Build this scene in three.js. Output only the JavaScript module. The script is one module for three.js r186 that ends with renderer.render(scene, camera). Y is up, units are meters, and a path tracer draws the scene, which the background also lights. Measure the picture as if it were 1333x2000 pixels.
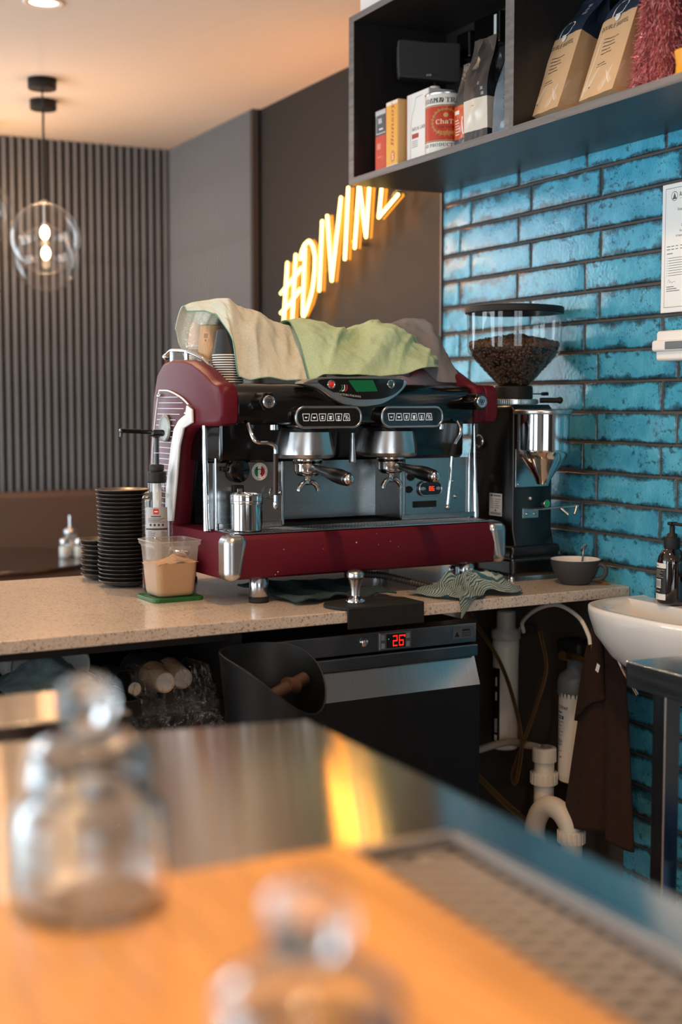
import * as THREE from 'three';
import { RoundedBoxGeometry } from 'three/addons/geometries/RoundedBoxGeometry.js';
import { mergeGeometries, mergeVertices, toCreasedNormals } from 'three/addons/utils/BufferGeometryUtils.js';
import { RectAreaLightUniformsLib } from 'three/addons/lights/RectAreaLightUniformsLib.js';
import { FontLoader } from 'three/addons/loaders/FontLoader.js';
import { TextGeometry } from 'three/addons/geometries/TextGeometry.js';

RectAreaLightUniformsLib.init();
const scene = new THREE.Scene();
const D2R = Math.PI / 180;

// ---------------------------------------------------------------- camera, daylight, exposure
const camera = new THREE.PerspectiveCamera(41.7816, 1333 / 2000, 0.05, 60);
camera.position.set(0, 1.35, 0);
camera.rotation.order = 'YXZ';
camera.rotation.set(-4.626 * D2R, -27.1 * D2R, 0);
camera.focus = 3.12;
camera.userData.fStop = 1.9;
scene.add(camera);

scene.background = new THREE.Color(0.80, 0.92, 1.0);          // overcast sky outside the glazing
scene.backgroundIntensity = 1.4;

const renderer = new THREE.WebGLRenderer({ antialias: true });
renderer.toneMapping = THREE.LinearToneMapping;
renderer.toneMappingExposure = 1.0;
renderer.shadowMap.enabled = true;

// daylight entering by the glazed openings: one area light per opening, the size of its pane
const DAY = new THREE.Color(0.80, 0.92, 1.0);
function daylight(w, h, pos, target, intensity) {
  const l = new THREE.RectAreaLight(DAY, intensity, w, h);
  l.name = 'window_daylight'; l.position.set(...pos); l.lookAt(...target); scene.add(l);
  return l;
}
const XL = -3.2, XR = 2.136, ZB = -5.92, ZF = 3.2, HC = 2.5;     // room shell
for (const z of [-4.75, -2.95]) daylight(1.5, 1.9, [XL + 0.03, 1.3, z], [0, 1.3, z], 7.0);
daylight(1.2, 1.9, [XL + 0.03, 1.3, -0.75], [0, 1.3, -0.75], 4.0);
daylight(0.85, 1.55, [0.22, 1.6, ZB + 0.03], [0.22, 1.6, 0], 4.8);
for (const x of [-1.6, -0.3]) daylight(1.1, 1.8, [x, 1.35, ZF - 0.03], [x, 1.35, 0], 3.8);

// ---------------------------------------------------------------- helpers
let seed = 7;
const rnd = () => { seed = (seed * 1664525 + 1013904223) % 4294967296; return seed / 4294967296; };
const rr = (a, b) => a + (b - a) * rnd();
const lerp = (a, b, t) => a + (b - a) * t, clamp = (x, a, b) => Math.min(b, Math.max(a, x)), smooth = (a, b, x) => { const t = clamp((x - a) / (b - a), 0, 1); return t * t * (3 - 2 * t); };
function hash2(x, y) { let h = (x * 374761393 + y * 668265263) | 0; h = Math.imul(h ^ (h >>> 13), 1274126177); return ((h ^ (h >>> 16)) >>> 0) / 4294967296; }
function noise2(x, y) {
  const xi = Math.floor(x), yi = Math.floor(y), fx = x - xi, fy = y - yi, u = fx * fx * (3 - 2 * fx), v = fy * fy * (3 - 2 * fy);
  return lerp(lerp(hash2(xi, yi), hash2(xi + 1, yi), u), lerp(hash2(xi, yi + 1), hash2(xi + 1, yi + 1), u), v);
}
function fbm(x, y, o = 4) { let s = 0, a = 0.5, n = 0; for (let i = 0; i < o; i++) { s += a * noise2(x, y); n += a; a *= 0.5; x = x * 2.03 + 17.1; y = y * 2.03 + 9.7; } return s / n; }

const taken = new Map();
const numbered = (n) => { const k = taken.get(n) ?? 0; taken.set(n, k + 1); return k ? n + '_' + String(k).padStart(3, '0') : n; };
function add(m, parent) { m.castShadow = true; m.receiveShadow = true; parent.add(m); return m; }
function mesh(name, geo, mat, parent) { const m = new THREE.Mesh(Array.isArray(geo) ? join(geo) : geo, mat); m.name = name; return add(m, parent); }
function tag(o, label, category, group) { o.userData.label = label; o.userData.category = category; if (group) o.userData.group = group; return o; }
function thing(name, label, category, pos = [0, 0, 0], turn = 0, group) {
  const g = new THREE.Group(); g.name = numbered(name); g.position.set(...pos); g.rotation.y = turn; scene.add(g);
  return tag(g, label, category, group);
}
function solo(name, geo, mat, label, category, group) { const m = mesh(numbered(name), geo, mat, scene); return tag(m, label, category, group); }
function struct(name, geo, mat) { const m = mesh(name, geo, mat, scene); m.userData.kind = 'structure'; return m; }
function structGroup(name) { const g = new THREE.Group(); g.name = name; g.userData.kind = 'structure'; scene.add(g); return g; }
function copy(root, label, pos, turn, group) {
  const c = root.clone(); c.userData = { ...root.userData }; c.name = numbered(root.name.replace(/_\d{3}$/, '')); scene.add(c);
  if (pos) c.position.set(...pos);
  if (turn !== undefined) c.rotation.y = turn;
  c.userData.label = label; if (group) c.userData.group = group;
  return c;
}
const ORD = ['first', 'second', 'third', 'fourth', 'fifth', 'sixth', 'seventh', 'eighth', 'ninth', 'tenth', 'eleventh', 'twelfth', 'thirteenth', 'fourteenth', 'fifteenth', 'sixteenth', 'seventeenth', 'eighteenth', 'nineteenth', 'twentieth', 'twenty-first', 'twenty-second', 'twenty-third', 'twenty-fourth', 'twenty-fifth', 'twenty-sixth'];

// the counter and all that stands on it share one slightly turned frame: s along the counter, w out of it
const TURN = 2.6 * D2R, FO = [1.2, 0, -2.74];
const F = (s, y, w) => [FO[0] + s * Math.cos(TURN) + w * Math.sin(TURN), y, FO[2] - s * Math.sin(TURN) + w * Math.cos(TURN)];

// geometry shorthand
const clean = (g) => { let n = g.index ? g.toNonIndexed() : g; if (!n.attributes.normal) n.computeVertexNormals(); if (!n.attributes.uv) n.setAttribute('uv', new THREE.BufferAttribute(new Float32Array(n.attributes.position.count * 2), 2)); for (const k of Object.keys(n.attributes)) if (!['position', 'normal', 'uv'].includes(k)) n.deleteAttribute(k); return n; };
function join(list) { return list.length === 1 ? list[0] : mergeGeometries(list.map(clean)); }
function at(g, x = 0, y = 0, z = 0, rx = 0, ry = 0, rz = 0) { const m = new THREE.Matrix4().makeRotationFromEuler(new THREE.Euler(rx, ry, rz, 'XYZ')); m.setPosition(x, y, z); return g.applyMatrix4(m); }
const rbox = (w, h, d, r = 0.003, seg = 2) => new RoundedBoxGeometry(w, h, d, seg, Math.min(r, w / 2.01, h / 2.01, d / 2.01));
const bx = (x0, x1, y0, y1, z0, z1, r = 0.002) => at(rbox(x1 - x0, y1 - y0, z1 - z0, r), (x0 + x1) / 2, (y0 + y1) / 2, (z0 + z1) / 2);
const plainBox = (x0, x1, y0, y1, z0, z1) => at(new THREE.BoxGeometry(x1 - x0, y1 - y0, z1 - z0), (x0 + x1) / 2, (y0 + y1) / 2, (z0 + z1) / 2);
const lathe = (pts, seg = 40) => new THREE.LatheGeometry(pts.map((p) => new THREE.Vector2(Math.max(p[0], 1e-5), p[1])), seg);
const cyl = (r1, r2, h, seg = 32) => new THREE.CylinderGeometry(r1, r2, h, seg);
const vec = (p) => new THREE.Vector3(...p);
function tube(pts, r, seg = 0, rad = 12, closed = false, tension = 0.5) {
  const c = new THREE.CatmullRomCurve3(pts.map(vec), closed, 'catmullrom', tension);
  return new THREE.TubeGeometry(c, seg || pts.length * 10, r, rad, closed);
}
function rod(a, b, r, r2 = r, seg = 16) {   // straight rod between two points, closed ends
  const A = vec(a), B = vec(b), d = B.clone().sub(A), g = new THREE.CylinderGeometry(r2, r, d.length(), seg);
  g.applyQuaternion(new THREE.Quaternion().setFromUnitVectors(new THREE.Vector3(0, 1, 0), d.clone().normalize()));
  return g.translate(...A.add(B).multiplyScalar(0.5).toArray());
}
function poly(pts) { const s = new THREE.Shape(); pts.forEach((p, i) => (i ? s.lineTo(p[0], p[1]) : s.moveTo(p[0], p[1]))); s.closePath(); return s; }
function rrect(w, h, r, cx = 0, cy = 0, S = THREE.Shape) {
  const s = new S(), x = cx - w / 2, y = cy - h / 2;
  s.moveTo(x + r, y); s.lineTo(x + w - r, y); s.absarc(x + w - r, y + r, r, -Math.PI / 2, 0); s.lineTo(x + w, y + h - r); s.absarc(x + w - r, y + h - r, r, 0, Math.PI / 2);
  s.lineTo(x + r, y + h); s.absarc(x + r, y + h - r, r, Math.PI / 2, Math.PI); s.lineTo(x, y + r); s.absarc(x + r, y + r, r, Math.PI, Math.PI * 1.5); return s;
}
function smoothShape(pts, closed = true) { const c = new THREE.CatmullRomCurve3(pts.map((p) => new THREE.Vector3(p[0], p[1], 0)), closed, 'catmullrom', 0.4); return new THREE.Shape(c.getPoints(pts.length * 6).map((p) => new THREE.Vector2(p.x, p.y))); }
const ext = (shape, depth, bevel = 0, bs = 2, cs = 12) => new THREE.ExtrudeGeometry(shape, { depth, bevelEnabled: bevel > 0, bevelSize: bevel, bevelThickness: bevel, bevelSegments: bs, curveSegments: cs, bevelOffset: -bevel });
// uv in metres by the way each face points
function metreUV(g, k = 1) {
  g = g.index ? g.toNonIndexed() : g;
  const p = g.attributes.position, uv = new Float32Array(p.count * 2), a = new THREE.Vector3(), b = new THREE.Vector3(), c = new THREE.Vector3();
  for (let i = 0; i < p.count; i += 3) {
    a.fromBufferAttribute(p, i); b.fromBufferAttribute(p, i + 1).sub(a); c.fromBufferAttribute(p, i + 2).sub(a); b.cross(c);
    const ax = Math.abs(b.x), ay = Math.abs(b.y), az = Math.abs(b.z);
    for (let j = i; j < i + 3; j++) {
      const x = p.getX(j), y = p.getY(j), z = p.getZ(j);
      const [u, v] = ay >= ax && ay >= az ? [x, -z] : ax >= az ? [z, y] : [x, y];
      uv[j * 2] = u * k; uv[j * 2 + 1] = v * k;
    }
  }
  g.setAttribute('uv', new THREE.BufferAttribute(uv, 2)); return g;
}
// a thin closed sheet (cloth, film) from a function of u, v in 0..1 -> [x, y, z]
function sheet(fn, nu, nv, thick = 0.002) {
  const P = [], N = [], grid = (i, j) => i * (nv + 1) + j;
  for (let i = 0; i <= nu; i++) for (let j = 0; j <= nv; j++) P.push(vec(fn(i / nu, j / nv)));
  for (let i = 0; i <= nu; i++) for (let j = 0; j <= nv; j++) {
    const du = P[grid(Math.min(i + 1, nu), j)].clone().sub(P[grid(Math.max(i - 1, 0), j)]), dv = P[grid(i, Math.min(j + 1, nv))].clone().sub(P[grid(i, Math.max(j - 1, 0))]);
    N.push(du.cross(dv).normalize());
  }
  if (!thick) { const pos = new Float32Array(P.length * 3), uv = [], idx = []; P.forEach((p, k) => { p.toArray(pos, k * 3); uv.push(Math.floor(k / (nv + 1)) / nu, (k % (nv + 1)) / nv); }); for (let i = 0; i < nu; i++) for (let j = 0; j < nv; j++) idx.push(grid(i, j), grid(i + 1, j), grid(i + 1, j + 1), grid(i, j), grid(i + 1, j + 1), grid(i, j + 1)); const g = new THREE.BufferGeometry(); g.setAttribute('position', new THREE.BufferAttribute(pos, 3)); g.setAttribute('uv', new THREE.Float32BufferAttribute(uv, 2)); g.setIndex(idx); g.computeVertexNormals(); return g; }
  const n = P.length, pos = new Float32Array(n * 6), uv = new Float32Array(n * 4), idx = [];
  P.forEach((p, k) => {
    const i = Math.floor(k / (nv + 1)), j = k % (nv + 1);
    p.clone().addScaledVector(N[k], thick / 2).toArray(pos, k * 3); p.clone().addScaledVector(N[k], -thick / 2).toArray(pos, (n + k) * 3);
    uv.set([i / nu, j / nv], k * 2); uv.set([i / nu, j / nv], (n + k) * 2);
  });
  for (let i = 0; i < nu; i++) for (let j = 0; j < nv; j++) {
    const a = grid(i, j), b = grid(i + 1, j), c = grid(i + 1, j + 1), d = grid(i, j + 1);
    idx.push(a, b, c, a, c, d, n + a, n + c, n + b, n + a, n + d, n + c);
  }
  const edge = (a, b) => idx.push(a, n + a, b, b, n + a, n + b);
  for (let i = 0; i < nu; i++) { edge(grid(i, 0), grid(i + 1, 0)); edge(grid(i + 1, nv), grid(i, nv)); }
  for (let j = 0; j < nv; j++) { edge(grid(0, j + 1), grid(0, j)); edge(grid(nu, j), grid(nu, j + 1)); }
  const g = new THREE.BufferGeometry(); g.setAttribute('position', new THREE.BufferAttribute(pos, 3)); g.setAttribute('uv', new THREE.BufferAttribute(uv, 2)); g.setIndex(idx); g.computeVertexNormals(); return g;
}
// interpolate rows of a table [[key, a, b, ...], ...]
function row(table, k) {
  let i = 0; while (i < table.length - 2 && k > table[i + 1][0]) i++;
  const A = table[i], B = table[i + 1], t = clamp((k - A[0]) / (B[0] - A[0]), 0, 1), s = t * t * (3 - 2 * t) * 0.5 + t * 0.5;
  return A.slice(1).map((a, n) => lerp(a, B[n + 1], s));
}

// ---------------------------------------------------------------- textures and materials
function dataTex(w, h, fn, srgb = true, rep = true) {
  const d = new Uint8Array(w * h * 4);
  for (let y = 0; y < h; y++) for (let x = 0; x < w; x++) { const c = fn(x / w, y / h, x, y), o = (y * w + x) * 4; d[o] = clamp(c[0], 0, 255); d[o + 1] = clamp(c[1], 0, 255); d[o + 2] = clamp(c[2], 0, 255); d[o + 3] = c[3] ?? 255; }
  const t = new THREE.DataTexture(d, w, h); t.magFilter = THREE.LinearFilter; t.minFilter = THREE.LinearMipmapLinearFilter; t.generateMipmaps = true; if (srgb) t.colorSpace = THREE.SRGBColorSpace; if (rep) t.wrapS = t.wrapT = THREE.RepeatWrapping; t.needsUpdate = true; return t;
}
const grey = (w, h, fn) => dataTex(w, h, (u, v, x, y) => { const k = fn(u, v, x, y) * 255; return [k, k, k]; }, false);
function canvasTex(w, h, draw) { const c = document.createElement('canvas'); c.width = w; c.height = h; const x = c.getContext('2d'); draw(x, w, h); const t = new THREE.CanvasTexture(c); t.colorSpace = THREE.SRGBColorSpace; return t; }
const std = (color, roughness = 0.6, metalness = 0, more = {}) => new THREE.MeshStandardMaterial({ color, roughness, metalness, ...more });
const phys = (o) => new THREE.MeshPhysicalMaterial(o);
const periodic = (u, v, f, o = 4) => {   // fbm that repeats over the unit square
  const a = fbm(u * f, v * f, o), b = fbm((u - 1) * f, v * f, o), c = fbm(u * f, (v - 1) * f, o), d = fbm((u - 1) * f, (v - 1) * f, o);
  return lerp(lerp(a, b, u), lerp(c, d, u), v);
};
const steelRough = grey(512, 512, (u, v, x, y) => 0.62 + 0.25 * (noise2(x * 0.012, y * 0.9) - 0.5) + 0.18 * (fbm(u * 7, v * 7) - 0.5));
steelRough.repeat.set(2, 2);
const M = {
  steel: std(0xb9bdc0, 0.34, 1, { roughnessMap: steelRough }),
  chrome: std(0xd6d8da, 0.09, 1),
  satin: std(0xc8c9ca, 0.28, 1),
  darkSteel: std(0x85898c, 0.3, 1, { roughnessMap: steelRough }),
  black: std(0x070708, 0.28),
  blackGloss: phys({ color: 0x050506, roughness: 0.18, clearcoat: 0.4, clearcoatRoughness: 0.08 }),
  blackMatt: std(0x0b0b0c, 0.62),
  rubber: std(0x0a0a0a, 0.75),
  glass: phys({ color: 0xffffff, roughness: 0.02, transmission: 1, thickness: 0, ior: 1.5 }),
  clearPlastic: phys({ color: 0xf4f6f6, roughness: 0.06, transmission: 1, thickness: 0, ior: 1.49 }),
  milky: phys({ color: 0xf2efe9, roughness: 0.3, transmission: 0.92, thickness: 0, ior: 1.5 }),
  white: std(0xe9e8e4, 0.5),
  porcelain: phys({ color: 0xe8e4de, roughness: 0.18, clearcoat: 0.6, clearcoatRoughness: 0.06 }),
  pvc: std(0xd8d2c4, 0.42),
  red: phys({ color: 0x5c1121, roughness: 0.46, specularIntensity: 0.45 }),
};
const lamp = (color, k) => new THREE.MeshStandardMaterial({ color: 0x000000, emissive: color, emissiveIntensity: k, roughness: 0.5 });

// ---------------------------------------------------------------- the room
const floorTex = dataTex(256, 256, (u, v) => { const k = 0.85 + 0.3 * periodic(u, v, 6); return [172 * k, 134 * k, 100 * k]; });
const wallPaint = std(0x8c8a88, 0.85), ceilPaint = std(0xe6dfd6, 0.9);
struct('floor', metreUV(plainBox(XL - 0.2, XR + 0.2, -0.12, 0, ZB - 0.2, ZF + 0.2)), std(0xffffff, 0.6, 0, { map: floorTex }));
struct('ceiling', plainBox(XL - 0.2, XR + 0.2, HC, HC + 0.12, ZB - 0.2, ZF + 0.2), ceilPaint);
function walling(holes, a0, a1, y1, make) {   // boxes round a row of openings [a, b, low, high]
  const out = []; let a = a0;
  for (const [b, c, lo, hi] of holes) { out.push(make(a, b, 0, y1), make(b, c, 0, lo), make(b, c, hi, y1)); a = c; }
  out.push(make(a, a1, 0, y1)); return out;
}
const holesL = [[-4.75, 0.75], [-2.95, 0.75], [-0.75, 0.6]].map(([z, h]) => [z - h, z + h, 0.35, 2.25]);
const holesB = [[-0.21, 0.65, 0.82, 2.38]];
const holesF = [-1.6, -0.3].map((x) => [x - 0.55, x + 0.55, 0.45, 2.25]);
struct('wall_left', join(walling(holesL, ZB, ZF, HC, (a, b, l, h) => plainBox(XL - 0.12, XL, l, h, a, b))), wallPaint);
struct('wall_front', join(walling(holesF, XL, XR, HC, (a, b, l, h) => plainBox(a, b, l, h, ZF, ZF + 0.12))), std(0x3a3736, 0.85));
let wn = 1;
const frameMat = std(0x1a1a1b, 0.5);
function windowIn(a, b, lo, hi, axis, c) {
  const g = structGroup('window_' + wn++), t = 0.05, B = (p, q, l, h, d = 0.05) => (axis === 'x' ? plainBox(c - d / 2, c + d / 2, l, h, p, q) : plainBox(p, q, l, h, c - d / 2, c + d / 2));
  mesh('window_frame', [B(a, a + t, lo, hi), B(b - t, b, lo, hi), B(a + t, b - t, lo, lo + t), B(a + t, b - t, hi - t, hi), B((a + b) / 2 - 0.02, (a + b) / 2 + 0.02, lo + t, hi - t)], frameMat, g);
  mesh('pane', B(a + t, (a + b) / 2 - 0.02, lo + t, hi - t, 0.006), M.glass, g);
  mesh('pane', B((a + b) / 2 + 0.02, b - t, lo + t, hi - t, 0.006), M.glass, g);
}
holesL.forEach((h) => windowIn(...h, 'x', XL - 0.06));
holesB.forEach((h) => windowIn(...h, 'z', ZB - 0.06));
holesF.forEach((h) => windowIn(...h, 'z', ZF + 0.06));

// slatted back wall: half-round battens on a dark board
const wallBack = structGroup('wall_back');
mesh('plaster', walling(holesB, XL, XR + 0.12, HC, (a, b, l, h) => plainBox(a, b, l, h, ZB - 0.12, ZB)), wallPaint, wallBack);
const boardMat = std(0x131110, 0.8);
const slatTex = dataTex(128, 512, (u, v, x, y) => { const k = 112 + 12 * (noise2(x * 0.5, y * 0.02) - 0.5) + 10 * (fbm(u * 3, v * 9) - 0.5); return [k * 0.96, k, k * 1.05]; });
const slatMat = std(0xffffff, 0.55, 0, { map: slatTex });
mesh('backing_board', plainBox(0.70, XR, 0.93, HC, ZB, ZB + 0.006), boardMat, wallBack);
function slatGeo(w, d, h) {
  const s = new THREE.Shape(); s.moveTo(-w / 2, 0); s.lineTo(-w / 2, d * 0.35);
  for (let i = 1; i <= 9; i++) { const a = Math.PI * (1 - i / 10); s.lineTo(Math.cos(a) * w / 2, d * 0.35 + Math.sin(a) * d * 0.65); }
  s.lineTo(w / 2, d * 0.35); s.lineTo(w / 2, 0); s.closePath();
  const g = new THREE.ExtrudeGeometry(s, { depth: h, bevelEnabled: false, curveSegments: 1 }); g.rotateX(-Math.PI / 2); return metreUV(g, 1);   // stands on y = 0, bulges to -z
}
const slat = toCreasedNormals(slatGeo(0.021, 0.03, HC - 0.965), 0.6);
for (let x = 0.725; x < XR - 0.01; x += 0.0348) { const m = mesh('slat', slat, slatMat, wallBack); m.position.set(x, 0.965, ZB + 0.006); m.rotation.y = Math.PI; }

// right-hand wall: slats in the far corner, dark board behind the neon, glazed tiles nearer the camera
const wallRight = structGroup('wall_right');
const groutMat = std(0x554d46, 0.9);
const ZT = -3.503;
mesh('plaster', plainBox(XR + 0.06, XR + 0.18, 0, HC, ZB - 0.12, ZF + 0.12), wallPaint, wallRight);
mesh('grout_bed', plainBox(XR + 0.0035, XR + 0.06, 0, HC, ZT, -1.7), groutMat, wallRight);
const darkTex = dataTex(256, 256, (u, v, x, y) => { const k = 21 + 5 * (noise2(x * 0.9, y * 0.03) - 0.5) + 5 * (periodic(u, v, 5) - 0.5); return [k, k * 0.95, k * 0.93]; });
mesh('dark_board', metreUV(plainBox(XR + 0.03, XR + 0.06, 0, HC, -4.93, ZT)), std(0xffffff, 0.65, 0, { map: darkTex }), wallRight);
mesh('tile_trim', plainBox(XR - 0.004, XR + 0.06, 0, HC, ZT - 0.008, ZT), std(0x5a5552, 0.4, 0.3), wallRight);
mesh('backing_board', plainBox(XR + 0.022, XR + 0.06, 0, HC, ZB, -4.93), boardMat, wallRight);
mesh('end_trim', plainBox(XR - 0.004, XR + 0.06, 0, HC, -4.955, -4.93), std(0x3c3a3a, 0.55), wallRight);
const slat2 = toCreasedNormals(slatGeo(0.021, 0.03, HC - 0.002), 0.6);
for (let z = ZB + 0.045; z < -4.96; z += 0.0348) { const m = mesh('slat', slat2, slatMat, wallRight); m.position.set(XR + 0.022, 0, z); m.rotation.y = Math.PI / 2; }
mesh('plaster_pier', plainBox(XR + 0.0, XR + 0.06, 0, HC, -1.7, ZF), std(0x5c5856, 0.85), wallRight);

// glazed tiles: sixteen glaze patterns in one atlas, six slightly different bodies
const AW = 1024, AH = 1024;
const tileTex = dataTex(AW, AH, (U, V) => {
  const ci = Math.floor(U * 2), ri = Math.floor(V * 8), id = ci + ri * 2, u = U * 2 - ci, v = V * 8 - ri, x = u * 4, y = v, o = id * 13.7;
  const edge = Math.min(Math.min(x, 4 - x), Math.min(y, 1 - y) * 1.15), en = fbm(x * 2.1 + o, y * 2.6 + o, 4), en2 = fbm(x * 9 + o, y * 9 - o, 3);
  let stain = Math.pow(smooth(0.09 + 0.5 * Math.pow(en, 1.8) * (0.55 + 0.9 * hash2(id, 5)), 0.0, edge + (en2 - 0.5) * 0.12), 0.6) * 0.95;
  stain += 0.6 * smooth(0.66, 0.8, fbm(x * 2.7 - o, y * 4 + o, 4)) * smooth(0.25, 0.6, en2);
  stain += 0.55 * smooth(0.70, 0.78, fbm(x * 22 + o, y * 24, 2)) * smooth(0.35, 0.65, en);
  const m = fbm(x * 1.6 + o * 1.3, y * 1.8 + 4, 4) - 0.5, f = fbm(x * 26 + o, y * 9, 2) - 0.5, tone = hash2(id, 11) - 0.5;
  const s = clamp(stain, 0, 1), base = [76 + 46 * m + 12 * tone + 16 * f, 165 + 42 * m + 18 * tone + 18 * f, 196 + 36 * m + 16 * tone + 16 * f], dark = [26, 44, 54];
  return base.map((c, i) => lerp(c, dark[i], s * 0.9));
}, true, false);
const tileBump = grey(256, 256, (u, v) => 0.5 + 0.5 * (periodic(u, v, 5) - 0.5) + 0.22 * (periodic(u + 0.37, v, 26, 2) - 0.5));
tileBump.repeat.set(3, 3);
const tileMat = phys({ color: 0xffffff, map: tileTex, roughness: 0.17, specularIntensity: 0.75, bumpMap: tileBump, bumpScale: 0.0012 });
const TL = 0.298, TH = 0.0738, PITCH = 0.0766;
function tileGeo(id, w = TL, cut = 0) {   // face towards -x, centred, w along z
  const nx = 10, ny = 6, pos = [], uv = [], idx = [], ci = id % 2, ri = Math.floor(id / 2) % 8;
  for (let i = 0; i <= nx; i++) for (let j = 0; j <= ny; j++) {
    const ring = Math.min(i, nx - i, j, ny - j);
    const ex = i === 0 ? 0 : i === 1 ? 0.0025 : i === nx - 1 ? w - 0.0025 : i === nx ? w : 0.006 + (w - 0.012) * (i - 2) / (nx - 4);
    const ey = j === 0 ? 0 : j === 1 ? 0.0022 : j === ny - 1 ? TH - 0.0022 : j === ny ? TH : 0.006 + (TH - 0.012) * (j - 2) / (ny - 4);
    const wob = (fbm(ex * 16 + id * 5.1, ey * 22 + id, 2) - 0.5) * 0.0034;
    const x = ring === 0 ? 0.008 : ring === 1 ? 0.0014 + wob : ring === 2 ? wob * 1.0 : wob;
    const wz = (fbm(ey * 30 + id, id * 3.3, 2) - 0.5) * 0.0016, wy = (fbm(ex * 22 + id, id * 1.7, 2) - 0.5) * 0.0016;
    pos.push(x, ey - TH / 2 + wy, ex - w / 2 + wz);
    uv.push((ci + 0.01 + 0.98 * (cut + ex / TL) / (1 + 1e-9)) / 2, (ri + 0.02 + 0.96 * ey / TH) / 8);
  }
  for (let i = 0; i < nx; i++) for (let j = 0; j < ny; j++) { const a = i * (ny + 1) + j, b = a + ny + 1; idx.push(a, b, b + 1, a, b + 1, a + 1); }
  const g = new THREE.BufferGeometry(); g.setAttribute('position', new THREE.Float32BufferAttribute(pos, 3)); g.setAttribute('uv', new THREE.Float32BufferAttribute(uv, 2)); g.setIndex(idx); g.computeVertexNormals(); return g;
}
const tileG = Array.from({ length: 16 }, (_, i) => tileGeo(i)), cutG = new Map();
const OFFS = [0, 0.45, 0.19, 0.7, 0.33, 0.86];
for (let r = -3; r < 23; r++) {
  const yc = 1.022 + (r - 10) * PITCH + PITCH / 2;
  // joints run in a loose half bond; each course starts with a cut piece at the trim
  const first = r & 1 ? 0.150 : 0.098; let z = ZT + 0.001, k = 0;
  if (r < 8) z = -2.617;
  while (z < -2.0) {
    const w = k === 0 ? (r < 8 ? 0.16 : first) + 0.012 * (OFFS[(r + 6) % 6] - 0.4) : TL, id = Math.floor(hash2(r * 7 + 40, k * 5 + 1) * 16);
    let g = tileG[id];
    if (k === 0) { const key = (r < 8) + '_' + (r & 1) + '_' + (id % 4); if (!cutG.has(key)) cutG.set(key, tileGeo(id, w, 0.3)); g = cutG.get(key); }
    const ww = k === 0 ? (g.boundingBox || (g.computeBoundingBox(), g.boundingBox)).max.z - g.boundingBox.min.z : TL;
    const m = mesh('tile', g, tileMat, wallRight);
    m.position.set(XR + rr(-0.0008, 0.0008), yc, z + ww / 2); m.rotation.set(0, rr(-0.004, 0.004), rr(-0.008, 0.008));
    z += ww + 0.0028; k++;
  }
}

// ceiling downlights
const trimMat = std(0xe8e2da, 0.5), downGlow = lamp(0xffe2c0, 3.0);
function downlight(x, z, label) {
  const t = thing('ceiling_downlight', label, 'downlight', [x, HC, z], 0, 'recessed ceiling downlights');
  mesh('trim_ring', lathe([[0.042, -0.001], [0.044, -0.004], [0.056, -0.005], [0.059, -0.002], [0.059, 0]], 36), trimMat, t);
  mesh('lamp_lens', at(new THREE.CircleGeometry(0.043, 32), 0, -0.002, 0, Math.PI / 2), downGlow, t);
  const s = new THREE.SpotLight(0xffc994, 5.5, 0, 78 * D2R, 0.9); s.position.set(x, HC - 0.012, z); s.target.position.set(x, 0, z); s.castShadow = true; s.shadow.radius = 2.1; s.name = 'downlight_beam'; scene.add(s, s.target);
}
downlight(1.043, -3.916, 'round recessed ceiling downlight above the pendant lamps');
downlight(-0.6, -3.916, 'recessed downlight over the seating, outside the picture to the left');
downlight(1.15, -2.0, 'recessed downlight over the work aisle behind the counter');
downlight(1.0, 1.3, 'added unseen downlight beside the camera, warming the space below the counter');  // added lamp: throws warm light under the counter and on the machine front
downlight(-0.6, 1.3, 'added unseen downlight behind the camera, warming the space below the counter');  // second lamp of the added row, put in for the same low-angle warmth
downlight(0.30, -0.80, 'recessed downlight over the steel bench near the camera');

// pendant lamps
const cordMat = std(0x0d0d0d, 0.5), bulbGlow = lamp(0xffd9a8, 14);
function pendant(x, z, gy, label) {
  const t = thing('pendant_lamp', label, 'pendant lamp', [x, gy, z], 0, 'clear globe pendant lamps'), up = HC - gy;
  mesh('ceiling_canopy', at(lathe([[0, 0], [0.048, 0], [0.0505, 0.002], [0.051, 0.036], [0, 0.036]], 32), 0, up - 0.036, 0), M.blackMatt, t);
  mesh('cord', rod([0, 0.115, 0], [0, up - 0.03, 0], 0.0028), cordMat, t);
  mesh('globe', new THREE.SphereGeometry(0.127, 48, 32), M.glass, t);
  mesh('globe_cap', at(lathe([[0, 0], [0.016, 0], [0.018, 0.006], [0.006, 0.014], [0, 0.016]], 20), 0, 0.122, 0), M.satin, t);
  mesh('lamp_stem', rod([0, 0.045, 0], [0, 0.13, 0], 0.0035), M.satin, t);
  mesh('bulb', at(new THREE.SphereGeometry(0.0165, 20, 14).scale(1, 1.5, 1), 0, 0.02, 0), bulbGlow, t);
  const l = new THREE.PointLight(0xffbe82, 0.4); l.position.set(x, gy + 0.02, z); l.castShadow = true; l.shadow.radius = 0.7; l.name = 'bulb_light'; scene.add(l);
}
pendant(1.276, -4.83, 1.941, 'clear glass globe pendant hanging in front, higher of the overlapping pair');
pendant(1.366, -5.16, 1.905, 'clear glass globe pendant behind and below the other globe of the pair');
pendant(1.235, -5.637, 2.124, 'clear glass globe pendant cut by the left edge of the picture');

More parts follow.
